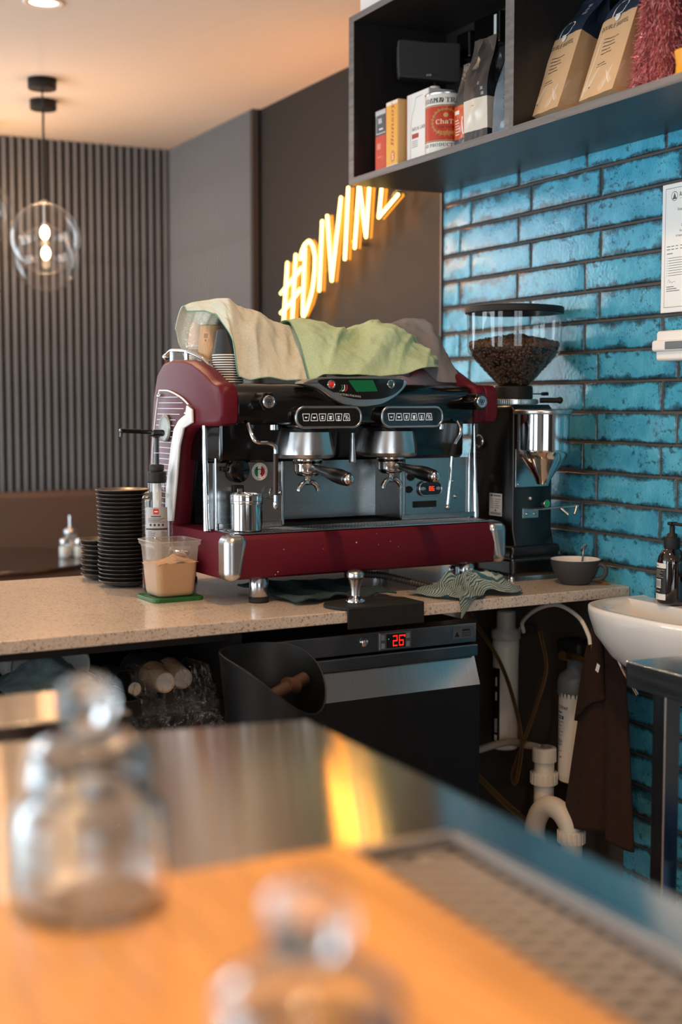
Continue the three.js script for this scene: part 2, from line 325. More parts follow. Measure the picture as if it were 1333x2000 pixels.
// neon lettering on clear backing, rising along the dark board
const XN = 2.085;
const LETTERS = {
  hash_mark: [[[4.505, 1.862], [4.546, 1.60]], [[4.433, 1.884], [4.472, 1.595]], [[4.562, 1.756], [4.491, 1.786], [4.385, 1.833]], [[4.562, 1.684], [4.491, 1.711], [4.396, 1.759]]],
  letter_d: [[[4.392, 1.866], [4.383, 1.888], [4.359, 1.912], [4.321, 1.922], [4.293, 1.901], [4.275, 1.861], [4.279, 1.81], [4.296, 1.751], [4.326, 1.705], [4.374, 1.665], [4.356, 1.899]]],
  letter_i: [[[4.217, 1.978], [4.241, 1.743]]],
  letter_v: [[[4.178, 1.991], [4.144, 1.769], [4.075, 2.039]]],
  letter_i_second: [[[4.021, 2.064], [4.046, 1.833]]],
  letter_n: [[[3.975, 1.863], [3.944, 2.07], [3.896, 1.89], [3.868, 2.09]]],
  letter_e: [[[3.686, 1.996], [3.81, 1.942], [3.765, 2.16], [3.645, 2.212]], [[3.788, 2.05], [3.69, 2.09]]],
};
const neonWhite = lamp(0xffdf80, 6.0), neonSide = lamp(0xff9a1e, 1.7), spacerMat = std(0xc09a84, 0.6);
const sign = thing('neon_sign', 'glowing yellow neon lettering rising along the dark wall board', 'neon sign', [XN, 1.85, -4.12]);
function jacket(pts, half, x0, x1) {   // box section swept along a polyline in the z-y plane
  const g = [];
  for (let i = 0; i + 1 < pts.length; i++) {
    const [za, ya] = pts[i], [zb, yb] = pts[i + 1], L = Math.hypot(zb - za, yb - ya);
    g.push(at(new THREE.BoxGeometry(x1 - x0, L + half * 1.2, half * 2), (x0 + x1) / 2, (ya + yb) / 2, (za + zb) / 2, Math.atan2(zb - za, yb - ya)));
  }
  return g;
}
for (const [name, strokes] of Object.entries(LETTERS)) {
  const rel = strokes.map((st) => st.map(([z, y]) => [-z + 4.12, y - 1.85]));
  const glow = rel.flatMap((st) => { const c = st.length > 6 ? new THREE.CatmullRomCurve3(st.map(([z, y]) => new THREE.Vector3(0, y, z)), false, 'catmullrom', 0.3) : null; const o = [];
    const P = c ? c.getPoints(60).map((p) => [p.z, p.y]) : st;
    for (let i = 0; i + 1 < P.length; i++) o.push(rod([0, P[i][1], P[i][0]], [0, P[i + 1][1], P[i + 1][0]], 0.0054, 0.0054, 10));
    for (const p of P) o.push(at(new THREE.SphereGeometry(0.0054, 10, 8), 0, p[1], p[0]));
    return o; });
  const lt = mesh(name, glow, neonWhite, sign);
  mesh('tube_spacer', rel.flatMap((st) => jacket(st, 0.0036, 0.003, 0.014)), spacerMat, lt);
  mesh('tube_jacket', rel.flatMap((st) => jacket(st, 0.0042, 0.0142, 0.0205)), neonSide, lt);
  const zs = rel.flat().map((p) => p[0]), ys = rel.flat().map((p) => p[1]), zc = (Math.min(...zs) + Math.max(...zs)) / 2, yc = (Math.min(...ys) + Math.max(...ys)) / 2;
  for (const dy of [0]) { const l = new THREE.PointLight(0xff9226, 0.09); l.position.set(XN - 0.035, 1.85 + yc + dy, -4.12 + zc); l.castShadow = true; l.shadow.radius = 1.2; l.name = 'neon_glow'; scene.add(l); }
}
// backing follows the lettering as a slanted band of clear acrylic on short stand-offs
for (const [za, ya, zb, yb] of [[4.55, 1.68, 3.70, 2.03], [4.52, 1.78, 3.70, 2.12]]) mesh('acrylic_bar', at(rbox(0.004, 0.012, Math.hypot(zb - za, yb - ya), 0.001), 0.0235, (ya + yb) / 2 - 1.85, 4.12 - (za + zb) / 2, -Math.atan2(yb - ya, za - zb)), M.clearPlastic, sign);
for (const [z, y] of [[4.53, 1.688], [4.05, 1.886], [3.72, 2.022], [4.50, 1.788], [4.0, 1.998]]) mesh('standoff', rod([0.0245, y - 1.85, 4.12 - z], [XR + 0.03 - XN, y - 1.85, 4.12 - z], 0.006), M.satin, sign);

// wall cabinets above the tiles: two open boxes side by side
const lamTex = dataTex(256, 512, (u, v, x, y) => { const k = 36 + 7 * (noise2(x * 0.35, y * 0.012) - 0.5) + 5 * (noise2(x * 0.9, y * 0.03) - 0.5); return [k * 1.02, k * 0.97, k * 0.95]; });
const edgeTex = dataTex(256, 256, (u, v, x, y) => { const k = 104 + 26 * (noise2(x * 0.02, y * 0.7) - 0.5) + 14 * (noise2(x * 0.05, y * 1.7) - 0.5); return [k, k * 0.97, k * 0.965]; });
const lam = std(0xffffff, 0.38, 0, { map: lamTex }), edgeMat = std(0xffffff, 0.5, 0, { map: edgeTex });
const SX = 1.818, SY0 = 1.979, SY1 = 2.452, SB = 0.018;
function cabinet(z0, z1, label, sideA) {
  const t = thing('wall_cabinet', label, 'shelf', [XR, SY0, z1], 0, 'open wall cabinets above the tiles'), d = XR - SX, h = SY1 - SY0, L = z1 - z0;
  const P = (n, x0, x1, y0, y1, za, zb) => mesh(n, metreUV(plainBox(x0, x1, y0, y1, za, zb)), lam, t);
  P('bottom_panel', -d + 0.001, -0.0035, 0, SB, -L, 0); P('top_panel', -d + 0.001, -0.0035, h - SB, h, -L, 0);
  P('side_panel', -d + 0.001, -0.0035, SB, h - SB, -L, -L + sideA); P('side_panel', -d + 0.001, -0.0035, SB, h - SB, -0.018, 0);
  P('back_panel', -0.009, -0.0035, SB, h - SB, -L + sideA, -0.018);
  mesh('edge_banding', [[0, SB, -L, 0], [h - SB, h, -L, 0], [SB, h - SB, -L, -L + sideA], [SB, h - SB, -0.018, 0]].map(([a, b, c, e]) => metreUV(plainBox(-d, -d + 0.001, a, b, c, e))), edgeMat, t);
  return t;
}
const cab1 = cabinet(-3.503, -2.686, 'dark open wall cabinet holding the loudspeaker, cartons and tin', 0.03);
for (const [y, x] of [[0.10, -0.22], [0.10, -0.06], [0.36, -0.22], [0.36, -0.06]]) mesh('shelf_pin_hole', at(cyl(0.006, 0.006, 0.003, 16), x, y, -0.817 + 0.0305, Math.PI / 2), M.rubber, cab1);
cabinet(-2.686, -1.50, 'dark open wall cabinet holding the paper coffee bags and pink tinsel tree', 0.018);
struct('trim_1', plainBox(SX + 0.02, XR, SY1, HC, -3.47, -1.5), std(0xe6e4e0, 0.6));

// ---------------------------------------------------------------- counter
const counterTex = dataTex(1024, 1024, (u, v, x, y) => {
  const n = periodic(u, v, 9), g = fbm(x * 0.35, y * 0.35, 2), sp = fbm(x * 0.115 + 40, y * 0.115, 3), sp2 = fbm(x * 0.23 + 9, y * 0.23 + 70, 2);
  let c = [203, 188, 172].map((k) => k + 12 * (n - 0.5) + 14 * (g - 0.5));
  const d = 0.62 * smooth(0.66, 0.72, sp) + 0.5 * smooth(0.74, 0.8, sp2), l = 0.35 * smooth(0.33, 0.26, sp);
  return c.map((k, i) => lerp(lerp(k, [104, 88, 76][i], clamp(d, 0, 1)), 226, l));
});
counterTex.repeat.set(2.2, 2.2);
const stone = phys({ color: 0xffffff, map: counterTex, roughness: 0.28, clearcoat: 0.35, clearcoatRoughness: 0.12 });
function slab(ptsXZ, y0, y1, bevel) { const g = ext(poly(ptsXZ.map(([x, z]) => [x, -z])), y1 - y0 - 2 * bevel, bevel, 2); g.rotateX(-Math.PI / 2); g.translate(0, y0 + bevel, 0); return g; }
const fz = (x, w) => { const s = (x - FO[0] - w * Math.sin(TURN)) / Math.cos(TURN); return F(s, 0, w)[2]; };
solo('stone_worktop', metreUV(slab([[-1.4, fz(-1.4, 0.18)], [XR - 0.003, fz(XR, 0.18)], [XR - 0.003, fz(XR, -0.69)], [-1.4, fz(-1.4, -0.69)]], 0.874, 0.9, 0.002)), stone, 'speckled beige stone counter top carrying the coffee machine', 'worktop');
const carcass = std(0x17120f, 0.7);
function inF(name, label, category, s, y, w, turn = 0, group) { return thing(name, label, category, F(s, y, w), TURN + turn, group); }
// counter carcass: front panel towards the room, gable ends, a shelf for takeaway cups
{
  const t = inF('counter_cabinet', 'dark carcass with a cup shelf below the stone counter', 'cabinet', 0, 0, 0);
  mesh('back_panel', plainBox(-2.55, 0.92, 0, 0.873, -0.66, -0.635), carcass, t);
  for (const s of [-2.55, -1.35, -0.125]) mesh('gable', plainBox(s, s + 0.02, 0, 0.873, -0.634, 0.12), carcass, t);
  mesh('cup_shelf', plainBox(-1.329, -0.126, 0.70, 0.72, -0.634, 0.10), carcass, t);
  mesh('rail', plainBox(-1.329, -0.126, 0.845, 0.873, 0.08, 0.10), carcass, t);
}

// ---------------------------------------------------------------- espresso machine
const mach = inF('espresso_machine', 'burgundy and black two-group espresso machine with chrome cup rails', 'coffee machine', 0.2965, 0.9, -0.24);
const pm = (name, geo, mat, parent = mach) => { const g = Array.isArray(geo) ? join(geo) : geo; g.translate(-0.2965, -0.9, 0.24); return mesh(name, g, mat, parent); };
const profM = (s0) => new THREE.Matrix4().set(0, 0, 1, s0, 0, 1, 0, 0, -1, 0, 0, 0, 0, 0, 0, 1);
const profS = (pts, s0, s1, bevel = 0, seg = 3, soft = false) => ext(soft ? smoothShape(pts.map(([w, y]) => [-w, y])) : poly(pts.map(([w, y]) => [-w, y])), s1 - s0 - 2 * bevel, bevel, seg).applyMatrix4(profM(s0 + bevel));
const creased = (g, a = 0.7) => toCreasedNormals(g.index ? g.toNonIndexed() : g, a);
const redTex = grey(256, 256, (u, v, x, y) => 0.5 + 0.5 * (noise2(x * 0.8, y * 0.8) - 0.5));
redTex.repeat.set(9, 9);
M.red.bumpMap = redTex; M.red.bumpScale = 0.00012;

// drip-tray base with cast corner caps
const base = pm('base', creased(profS([[-0.5, 0.957], [-0.014, 0.957], [-0.003, 0.963], [0.003, 0.98], [0.006, 1.008], [0.004, 1.034], [-0.001, 1.048], [-0.01, 1.056], [-0.03, 1.058], [-0.5, 1.058]], -0.077, 0.672, 0.004), 0.5), M.red);
function cap(s, dir) {
  const g = rbox(0.056, 0.104, 0.062, 0.02, 6), p = g.attributes.position;
  for (let i = 0; i < p.count; i++) { const k = smooth(0.02, -0.055, p.getY(i)); if (p.getX(i) * dir > 0) p.setX(i, p.getX(i) - dir * 0.016 * k); if (p.getZ(i) < 0) p.setZ(i, p.getZ(i) + 0.0 * k); }
  g.computeVertexNormals(); return g.translate(s, 1.0065, -0.0215);
}
pm('corner_cap', cap(-0.059, 1), M.satin); pm('corner_cap', cap(0.654, -1), M.satin);
for (const [s, w] of [[0.012, -0.035], [0.585, -0.035], [0.012, -0.44], [0.585, -0.44]]) {
  const f = pm('foot', at(lathe([[0, 0], [0.0215, 0], [0.0215, 0.047], [0, 0.047]], 28), s, 0.912, w), M.steel);
  pm('foot_pad', at(lathe([[0, 0], [0.0225, 0], [0.0232, 0.003], [0.0232, 0.012], [0, 0.012]], 28), s, 0.9, w), M.rubber, f);
}
// tray: steel surround, dark well and bars
pm('drip_tray', [bx(-0.06, 0.655, 1.058, 1.0615, -0.030, -0.012, 0.001), bx(-0.06, -0.045, 1.058, 1.0615, -0.118, -0.031, 0.001), bx(0.64, 0.655, 1.058, 1.0615, -0.118, -0.031, 0.001), bx(0.16, 0.43, 1.0578, 1.0585, -0.24, -0.031, 0.0003)], M.steel);
pm('tray_well', plainBox(-0.0445, 0.6395, 1.0582, 1.0588, -0.235, -0.0305), M.blackMatt);
{
  const bars = []; for (let s = -0.04; s < 0.638; s += 0.0085) bars.push(rod([s, 1.0612, -0.116], [s, 1.0612, -0.032], 0.0012, 0.0012, 6));
  for (const w of [-0.045, -0.075, -0.105]) bars.push(rod([-0.045, 1.0602, w], [0.64, 1.0602, w], 0.0016, 0.0016, 6));
  pm('drip_grate', bars, M.chrome);
}
// side panels
const SIDE = [[-0.49, 1.055], [-0.471, 1.161], [-0.45, 1.27], [-0.43, 1.366], [-0.407, 1.42], [-0.369, 1.446], [-0.313, 1.454], [-0.249, 1.452], [-0.192, 1.445], [-0.137, 1.428], [-0.085, 1.404], [-0.064, 1.3965], [-0.045, 1.395], [-0.034, 1.386], [-0.029, 1.37], [-0.028, 1.325], [-0.034, 1.306], [-0.06, 1.300], [-0.17, 1.297], [-0.215, 1.291], [-0.245, 1.274], [-0.262, 1.251], [-0.283, 1.158], [-0.30, 1.068], [-0.305, 1.055]];
const sideL = pm('side_panel', creased(profS(SIDE, -0.082, -0.036, 0.011, 5), 0.9), M.red);
const sideR = pm('side_panel', [creased(profS(SIDE, 0.604, 0.642, 0.011, 5), 0.9), creased(profS([[-0.10, 1.301], [-0.10, 1.392], [-0.064, 1.3955], [-0.045, 1.394], [-0.034, 1.385], [-0.029, 1.37], [-0.028, 1.325], [-0.034, 1.306], [-0.06, 1.300]], 0.632, 0.676, 0.011, 5), 0.9)], M.red);
// clear plate with printed lines, curved white strip, medallion
const plateMat = phys({ color: 0xf3e6ea, roughness: 0.1, transmission: 0.97, thickness: 0, ior: 1.12 });
const stripMat = std(0xe6e8ea, 0.35);
function sidePlate(s, dir, parent) {
  const o = (a, b) => (dir < 0 ? [s - b, s - a] : [s + a, s + b]);
  const plate = pm('side_plate', profS([[-0.378, 1.383], [-0.317, 1.381], [-0.246, 1.366], [-0.195, 1.347], [-0.176, 1.338], [-0.172, 1.305], [-0.225, 1.291], [-0.249, 1.251], [-0.272, 1.158], [-0.295, 1.069], [-0.425, 1.069], [-0.432, 1.174], [-0.424, 1.247], [-0.398, 1.338]], ...o(0.0005, 0.003)), plateMat, parent);
  pm('white_strip', creased(profS([[-0.172, 1.336], [-0.170, 1.306], [-0.222, 1.292], [-0.247, 1.251], [-0.270, 1.158], [-0.293, 1.070], [-0.336, 1.066], [-0.332, 1.132], [-0.316, 1.191], [-0.296, 1.25], [-0.277, 1.29], [-0.247, 1.311], [-0.207, 1.325], [-0.2, 1.345]], ...o(0.003, 0.010), 0.002, 2), 0.8), stripMat, plate);
  pm('plate_border', [[[-0.378, 1.3815], [-0.317, 1.3795], [-0.246, 1.3645], [-0.2, 1.347]], [[-0.378, 1.3815], [-0.398, 1.338], [-0.424, 1.247], [-0.432, 1.174]]].map((c) => tube(c.map(([w, y]) => [dir < 0 ? s - 0.0035 : s + 0.0035, y, w]), 0.0022, 40, 6)), stripMat, plate);
  const right = [[1.37, -0.27], [1.345, -0.223], [1.334, -0.229], [1.315, -0.276], [1.283, -0.291], [1.231, -0.31], [1.136, -0.334], [1.07, -0.338]];
  for (let y = 1.365; y > 1.08; y -= 0.0135) {
    const w1 = row([...right].reverse(), y)[0], w0 = row([[1.07, -0.428], [1.174, -0.43], [1.247, -0.42], [1.338, -0.395], [1.37, -0.376]], y)[0];
    pm('plate_line', bx(...o(0.003, 0.0038), y - 0.0007, y + 0.0007, w0 + 0.004, w1 - 0.003, 0.0002), stripMat, plate);
  }
  const med = pm('medallion', at(lathe([[0, 0.006], [0.024, 0.005], [0.03, 0.007], [0.0335, 0.004], [0.0335, 0], [0, 0]], 36), dir < 0 ? s - 0.003 : s + 0.003, 1.291, -0.339, 0, 0, dir < 0 ? Math.PI / 2 : -Math.PI / 2), std(0x9c9a94, 0.4, 1, { bumpMap: tileBump, bumpScale: 0.003 }), plate);
  for (const [w, y] of [[-0.374, 1.368], [-0.206, 1.327]]) pm('screw', at(new THREE.SphereGeometry(0.006, 16, 8, 0, Math.PI * 2, 0, Math.PI / 2), dir < 0 ? s - 0.006 : s + 0.006, y, w, 0, 0, dir < 0 ? Math.PI / 2 : -Math.PI / 2), M.chrome, plate);
}
sidePlate(-0.082, -1, sideL); sidePlate(0.642, 1, sideR);
// clear inner fins beside the legs
for (const s of [-0.034, 0.598]) pm('clear_fin', profS([[-0.268, 1.288], [-0.30, 1.262], [-0.352, 1.064], [-0.322, 1.064], [-0.262, 1.25]], s - 0.0, s + 0.004), plateMat);

// hood, lower body, rear body, cup tray
const hood = pm('hood', creased(profS([[-0.12, 1.303], [-0.05, 1.302], [-0.040, 1.306], [-0.036, 1.32], [-0.036, 1.352], [-0.041, 1.372], [-0.052, 1.386], [-0.07, 1.394], [-0.12, 1.396]], -0.0355, 0.6305, 0.001), 0.6), M.blackGloss);
pm('lower_body', creased(profS([[-0.40, 1.215], [-0.112, 1.215], [-0.102, 1.222], [-0.1, 1.24], [-0.1, 1.3025], [-0.40, 1.3025]], -0.052, 0.62, 0.006), 0.6), M.blackGloss);
pm('rear_body', plainBox(-0.03, 0.625, 1.06, 1.214, -0.48, -0.30), M.darkSteel);
pm('cup_tray', [plainBox(-0.035, 0.63, 1.305, 1.386, -0.47, -0.121), bx(-0.035, 0.63, 1.386, 1.392, -0.47, -0.13, 0.002)], M.blackMatt);
// chrome corner posts
for (const s of [-0.077, 0.672]) pm('post', [rod([s, 1.06, -0.12], [s, 1.30, -0.13], 0.009, 0.005), rod([s + (s < 0 ? 0.022 : -0.022), 1.06, -0.118], [s + (s < 0 ? 0.022 : -0.022), 1.225, -0.118], 0.004, 0.003)], M.chrome);
// splash panels: two flush, one set back between them
const splashTex = grey(256, 256, (u, v, x, y) => 0.72 + 0.4 * (periodic(u, v, 6) - 0.5) + 0.08 * (noise2(x * 0.03, y * 0.8) - 0.5));
const splash = std(0xa2a5a6, 0.34, 1, { roughnessMap: splashTex });
const leftPanel = pm('splash_panel', [bx(-0.072, 0.118, 1.062, 1.2145, -0.128, -0.122, 0.001), bx(-0.05, 0.11, 1.062, 1.075, -0.1215, -0.114, 0.001)], splash);
const midPanel = pm('splash_panel', [plainBox(0.15, 0.45, 1.066, 1.2145, -0.246, -0.242), at(plainBox(-0.0005, 0.0005, 0, 0.149, -0.066, 0.066), 0.134, 1.0655, -0.183, 0, -0.27, 0), rod([0.119, 1.066, -0.124], [0.119, 1.2145, -0.124], 0.0045), at(plainBox(-0.0005, 0.0005, 0, 0.149, -0.066, 0.066), 0.452, 1.0655, -0.184, 0, 0.1, 0)], splash);
const rightPanel = pm('splash_panel', [bx(0.447, 0.664, 1.066, 1.2145, -0.128, -0.122, 0.001), bx(0.447, 0.664, 1.062, 1.075, -0.1215, -0.114, 0.001)], splash);
// fittings on the panels
const badgeTex = canvasTex(256, 256, (x) => {
  x.fillStyle = '#e8e6e0'; x.fillRect(0, 0, 256, 256); x.save(); x.beginPath(); x.arc(128, 128, 82, 0, 7); x.clip();
  x.fillStyle = '#1f7d54'; x.fillRect(40, 40, 62, 180); x.fillStyle = '#e6e4de'; x.fillRect(102, 40, 52, 180); x.fillStyle = '#b8232c'; x.fillRect(154, 40, 70, 180); x.restore();
  x.strokeStyle = '#141414'; x.lineWidth = 5; x.beginPath(); x.arc(128, 128, 124, 0, 7); x.stroke(); x.fillStyle = '#141414'; x.fillRect(78, 92, 100, 9); x.fillRect(148, 96, 9, 62); x.beginPath(); x.arc(152, 164, 13, 0, 7); x.fill(); x.beginPath(); x.arc(86, 96, 11, 0, 7); x.fill();
  x.font = 'bold 19px sans-serif'; x.textAlign = 'center';
  const ring = (s, a0, da, flip) => [...s].forEach((c, i) => { x.save(); x.translate(128, 128); x.rotate(a0 + i * da); x.translate(0, flip ? 108 : -92); x.fillText(c, 0, 0); x.restore(); });
  ring('ESPRESSO COFFEE', -1.25, 0.18, false); ring('TOTALLY MADE IN ITALY', 1.55, -0.155, true);
});
const discUV = (r) => at(new THREE.CircleGeometry(r, 36), 0, 0, 0);
pm('badge', at(discUV(0.0215), 0.058, 1.192, -0.1212), std(0xffffff, 0.4, 0, { map: badgeTex }), leftPanel);
const gauge = pm('pressure_gauge', at(lathe([[0, 0.02], [0.024, 0.018], [0.028, 0.012], [0.028, 0], [0, 0]], 32), 0.0, 1.196, -0.122, Math.PI / 2), M.blackGloss, leftPanel);
pm('gauge_knob', rod([-0.03, 1.2, -0.112], [-0.042, 1.2, -0.112], 0.006), M.blackMatt, gauge);
pm('gauge_text', at(new THREE.PlaneGeometry(0.032, 0.005), 0.0, 1.179, -0.1068), new THREE.MeshStandardMaterial({ roughness: 0.6, map: canvasTex(128, 20, (x) => { x.fillStyle = '#08080a'; x.fillRect(0, 0, 128, 20); x.fillStyle = '#e6e6e6'; x.font = 'bold 17px sans-serif'; x.textAlign = 'center'; x.fillText('Made in Italy', 64, 16); }) }), gauge);
const sw = pm('rocker_switch', [bx(-0.012, 0.014, 1.128, 1.162, -0.122, -0.113, 0.002)], M.blackMatt, leftPanel);
pm('rocker', bx(-0.005, 0.008, 1.135, 1.155, -0.1135, -0.109, 0.001), M.steel, sw);
pm('hook_ring', at(new THREE.TorusGeometry(0.013, 0.0018, 8, 28), 0.085, 1.142, -0.112, 0, 0.7), M.chrome, leftPanel);
pm('valve_button', at(new THREE.SphereGeometry(0.006, 14, 10), 0.108, 1.141, -0.117), M.chrome, leftPanel);
const seg7 = canvasTex(128, 64, (x) => {
  x.fillStyle = '#050505'; x.fillRect(0, 0, 128, 64); x.strokeStyle = '#ff4a22'; x.lineWidth = 7; x.lineCap = 'round';
  const d = (ox, on) => { const P = { a: [0, 0, 26, 0], b: [26, 0, 26, 22], c: [26, 22, 26, 44], d: [0, 44, 26, 44], e: [0, 22, 0, 44], f: [0, 0, 0, 22], g: [0, 22, 26, 22] }; for (const k of on) { const q = P[k]; x.beginPath(); x.moveTo(ox + q[0], 10 + q[1]); x.lineTo(ox + q[2], 10 + q[3]); x.stroke(); } };
  d(30, 'abcdefg'); d(74, 'acdefg');
});
const seg26 = canvasTex(128, 64, (x) => {
  x.fillStyle = '#050505'; x.fillRect(0, 0, 128, 64); x.strokeStyle = '#ff2a1c'; x.lineWidth = 7; x.lineCap = 'round';
  const d = (ox, on) => { const P = { a: [0, 0, 26, 0], b: [26, 0, 26, 22], c: [26, 22, 26, 44], d: [0, 44, 26, 44], e: [0, 22, 0, 44], f: [0, 0, 0, 22], g: [0, 22, 26, 22] }; for (const k of on) { const q = P[k]; x.beginPath(); x.moveTo(ox + q[0], 10 + q[1]); x.lineTo(ox + q[2], 10 + q[3]); x.stroke(); } };
  d(44, 'abdeg'); d(86, 'acdefg'); x.beginPath(); x.arc(122, 12, 3, 0, 7); x.stroke(); x.fillStyle = '#22c24a'; x.beginPath(); x.arc(12, 22, 3, 0, 7); x.fill();
});
const screen = (t, k) => new THREE.MeshStandardMaterial({ color: 0x050505, roughness: 0.25, emissive: 0xffffff, emissiveMap: t, emissiveIntensity: k });
const dsp = pm('temperature_display', at(ext(rrect(0.066, 0.034, 0.015), 0.006, 0.002), 0.531, 1.138, -0.122), M.blackGloss, rightPanel);
pm('display_bezel', at(tubeLoop(rrect(0.066, 0.034, 0.015), 0.0018), 0.531, 1.138, -0.1145), M.chrome, dsp);
pm('display_screen', at(new THREE.PlaneGeometry(0.026, 0.014), 0.533, 1.138, -0.1134), screen(seg7, 1.6), dsp);
for (const s of [-0.023, 0.023]) pm('display_key', at(lathe([[0, 0.0015], [0.006, 0.001], [0.006, 0]], 20).scale(1.3, 1, 0.7), 0.531 + s, 1.138, -0.1142, Math.PI / 2), M.satin, dsp);
for (const [s, y, a, b] of [[0.470, 1.137, 0.012, 0.009], [0.476, 1.168, 0.012, 0.01]]) pm('blanking_plug', at(lathe([[0, 0.003], [0.9, 0.003], [1, 0]], 24).scale(a, 1, b), s, y, -0.122, Math.PI / 2), M.blackMatt, rightPanel);
pm('dark_plate', bx(0.482, 0.553, 1.091, 1.107, -0.1225, -0.121, 0.0005), M.blackMatt, rightPanel);
for (const [s, y] of [[0.60, 1.155], [0.61, 1.115]]) pm('screw', at(new THREE.SphereGeometry(0.005, 12, 8), s, y, -0.121), M.chrome, rightPanel);
function tubeLoop(shape, r) { const P = shape.getPoints(10).map((p) => new THREE.Vector3(p.x, p.y, 0)); P.pop(); return new THREE.TubeGeometry(new THREE.CatmullRomCurve3(P, true, 'catmullrom', 0.1), 96, r, 8, true); }

// control console
const consoleOut = [[0.116, 1.395], [0.15, 1.4075], [0.2, 1.410], [0.36, 1.4115], [0.387, 1.4105], [0.401, 1.398], [0.388, 1.381], [0.366, 1.364], [0.33, 1.3475], [0.276, 1.342], [0.228, 1.346], [0.196, 1.361], [0.16, 1.383]];
const con = pm('console', at(ext(smoothShape(consoleOut), 0.030, 0.004, 3), 0, 0, -0.054), M.satin);
const conIn = smoothShape([[0.158, 1.402], [0.2, 1.4065], [0.375, 1.4075], [0.389, 1.401], [0.384, 1.387], [0.362, 1.371], [0.325, 1.361], [0.262, 1.3595], [0.215, 1.369], [0.178, 1.386]]);
const conTex = canvasTex(512, 112, (x) => {
  x.fillStyle = '#060607'; x.fillRect(0, 0, 512, 112);
  const st = (ox, c) => { x.strokeStyle = c; x.lineWidth = 6; x.beginPath(); x.moveTo(ox, 34); x.quadraticCurveTo(ox + 8, 62, ox - 14, 66); x.stroke(); };
  st(142, '#1f8a58'); st(156, '#e8e8e8'); st(170, '#c22a30');
  x.fillStyle = '#d8d8d8'; x.font = 'bold 13px serif'; x.save(); x.translate(78, 72); x.rotate(0.10); x.fillText('MANUFACTURA ITALIANA', 0, 8); x.restore();
});
{
  const g = at(new THREE.ShapeGeometry(conIn, 4), 0, 0, -0.0192); const p = g.attributes.position, uv = g.attributes.uv;
  for (let i = 0; i < p.count; i++) uv.setXY(i, (p.getX(i) - 0.155) / 0.236, (p.getY(i) - 1.357) / 0.052);
  const face = pm('console_face', g, phys({ map: conTex, roughness: 0.15, clearcoat: 0.5 }), con);
  pm('console_screen', at(new THREE.ShapeGeometry(poly([[0.237, 1.4035], [0.304, 1.4045], [0.317, 1.3785], [0.259, 1.377]])), 0, 0, -0.0186), new THREE.MeshStandardMaterial({ color: 0x0b4d2c, roughness: 0.25, emissive: 0x0a7a3c, emissiveIntensity: 0.22 }), face);
  for (const [s, y, m] of [[0.192, 1.3935, std(0xc02a18, 0.2, 0, { emissive: 0xd02810, emissiveIntensity: 0.25 })], [0.353, 1.3955, std(0x31545a, 0.15)]]) {
    const b = pm('push_button', at(lathe([[0.0065, 0.002], [0.0095, 0.0045], [0.0105, 0.002], [0.0105, 0]], 28), s, y, -0.0192, Math.PI / 2), M.chrome, face);
    pm('button_lens', at(new THREE.SphereGeometry(0.0068, 18, 8, 0, Math.PI * 2, 0, Math.PI / 2).scale(1, 0.5, 1), s, y, -0.0182, Math.PI / 2), m, b);
  }
}
// steam knobs
for (const s of [0.016, 0.594]) {
  const pts = []; for (let i = 0; i < 60; i++) { const a = (i / 60) * Math.PI * 2, r = 0.0205 + 0.0016 * Math.cos(a * 6); pts.push([Math.cos(a) * r, Math.sin(a) * r]); }
  const k = pm('steam_knob', at(ext(poly(pts), 0.042, 0.003, 3), s, 1.354, -0.034), M.blackGloss);
  const c = pm('knob_cap', at(lathe([[0, 0.003], [0.0105, 0.003], [0.0115, 0.0045], [0.0138, 0.0045], [0.0148, 0.002], [0.0148, 0]], 32), s, 1.354, 0.011, Math.PI / 2), s < 0.3 ? M.chrome : M.satin, k);
  for (let q = 0; q < 3; q++) pm('knob_mark', at(new THREE.TorusGeometry(0.003, 0.0009, 6, 14), s + 0.0038 * Math.cos(q * 2.09 + 0.5), 1.354 + 0.0038 * Math.sin(q * 2.09 + 0.5), 0.0143), M.blackMatt, c);
}
// two brewing groups with touch pads
const padTex = canvasTex(512, 138, (x) => {
  x.fillStyle = '#050506'; x.fillRect(0, 0, 512, 138); x.strokeStyle = '#eef2f4'; x.lineJoin = 'round';
  for (let i = 0; i < 6; i++) {
    const ox = 74 + i * 64, up = i % 2, a = 27, b = 19; x.lineWidth = 4; x.beginPath(); x.moveTo(ox - (up ? b : a), 46); x.lineTo(ox + (up ? b : a), 46); x.lineTo(ox + (up ? a : b), 92); x.lineTo(ox - (up ? a : b), 92); x.closePath(); x.stroke();
    x.fillStyle = '#d8e2e6';
    if (i === 5) { x.lineWidth = 3; x.beginPath(); x.arc(ox - 7, 62, 7, 0, 7); x.stroke(); x.beginPath(); x.arc(ox + 8, 78, 7, 0, 7); x.stroke(); x.beginPath(); x.moveTo(ox + 9, 56); x.lineTo(ox - 9, 84); x.stroke(); } else for (let k = 0; k < 1 + (i > 1) + (i > 3 ? 1 : 0); k++) { x.beginPath(); x.arc(ox, 64 + (i > 1 ? k * 13 - 4 : 2), 10 + (i % 2) * 2, 0, Math.PI); x.fill(); }
  }
});
const padMat = phys({ map: padTex, roughness: 0.12, clearcoat: 0.6, emissive: 0xffffff, emissiveMap: padTex, emissiveIntensity: 0.35 });
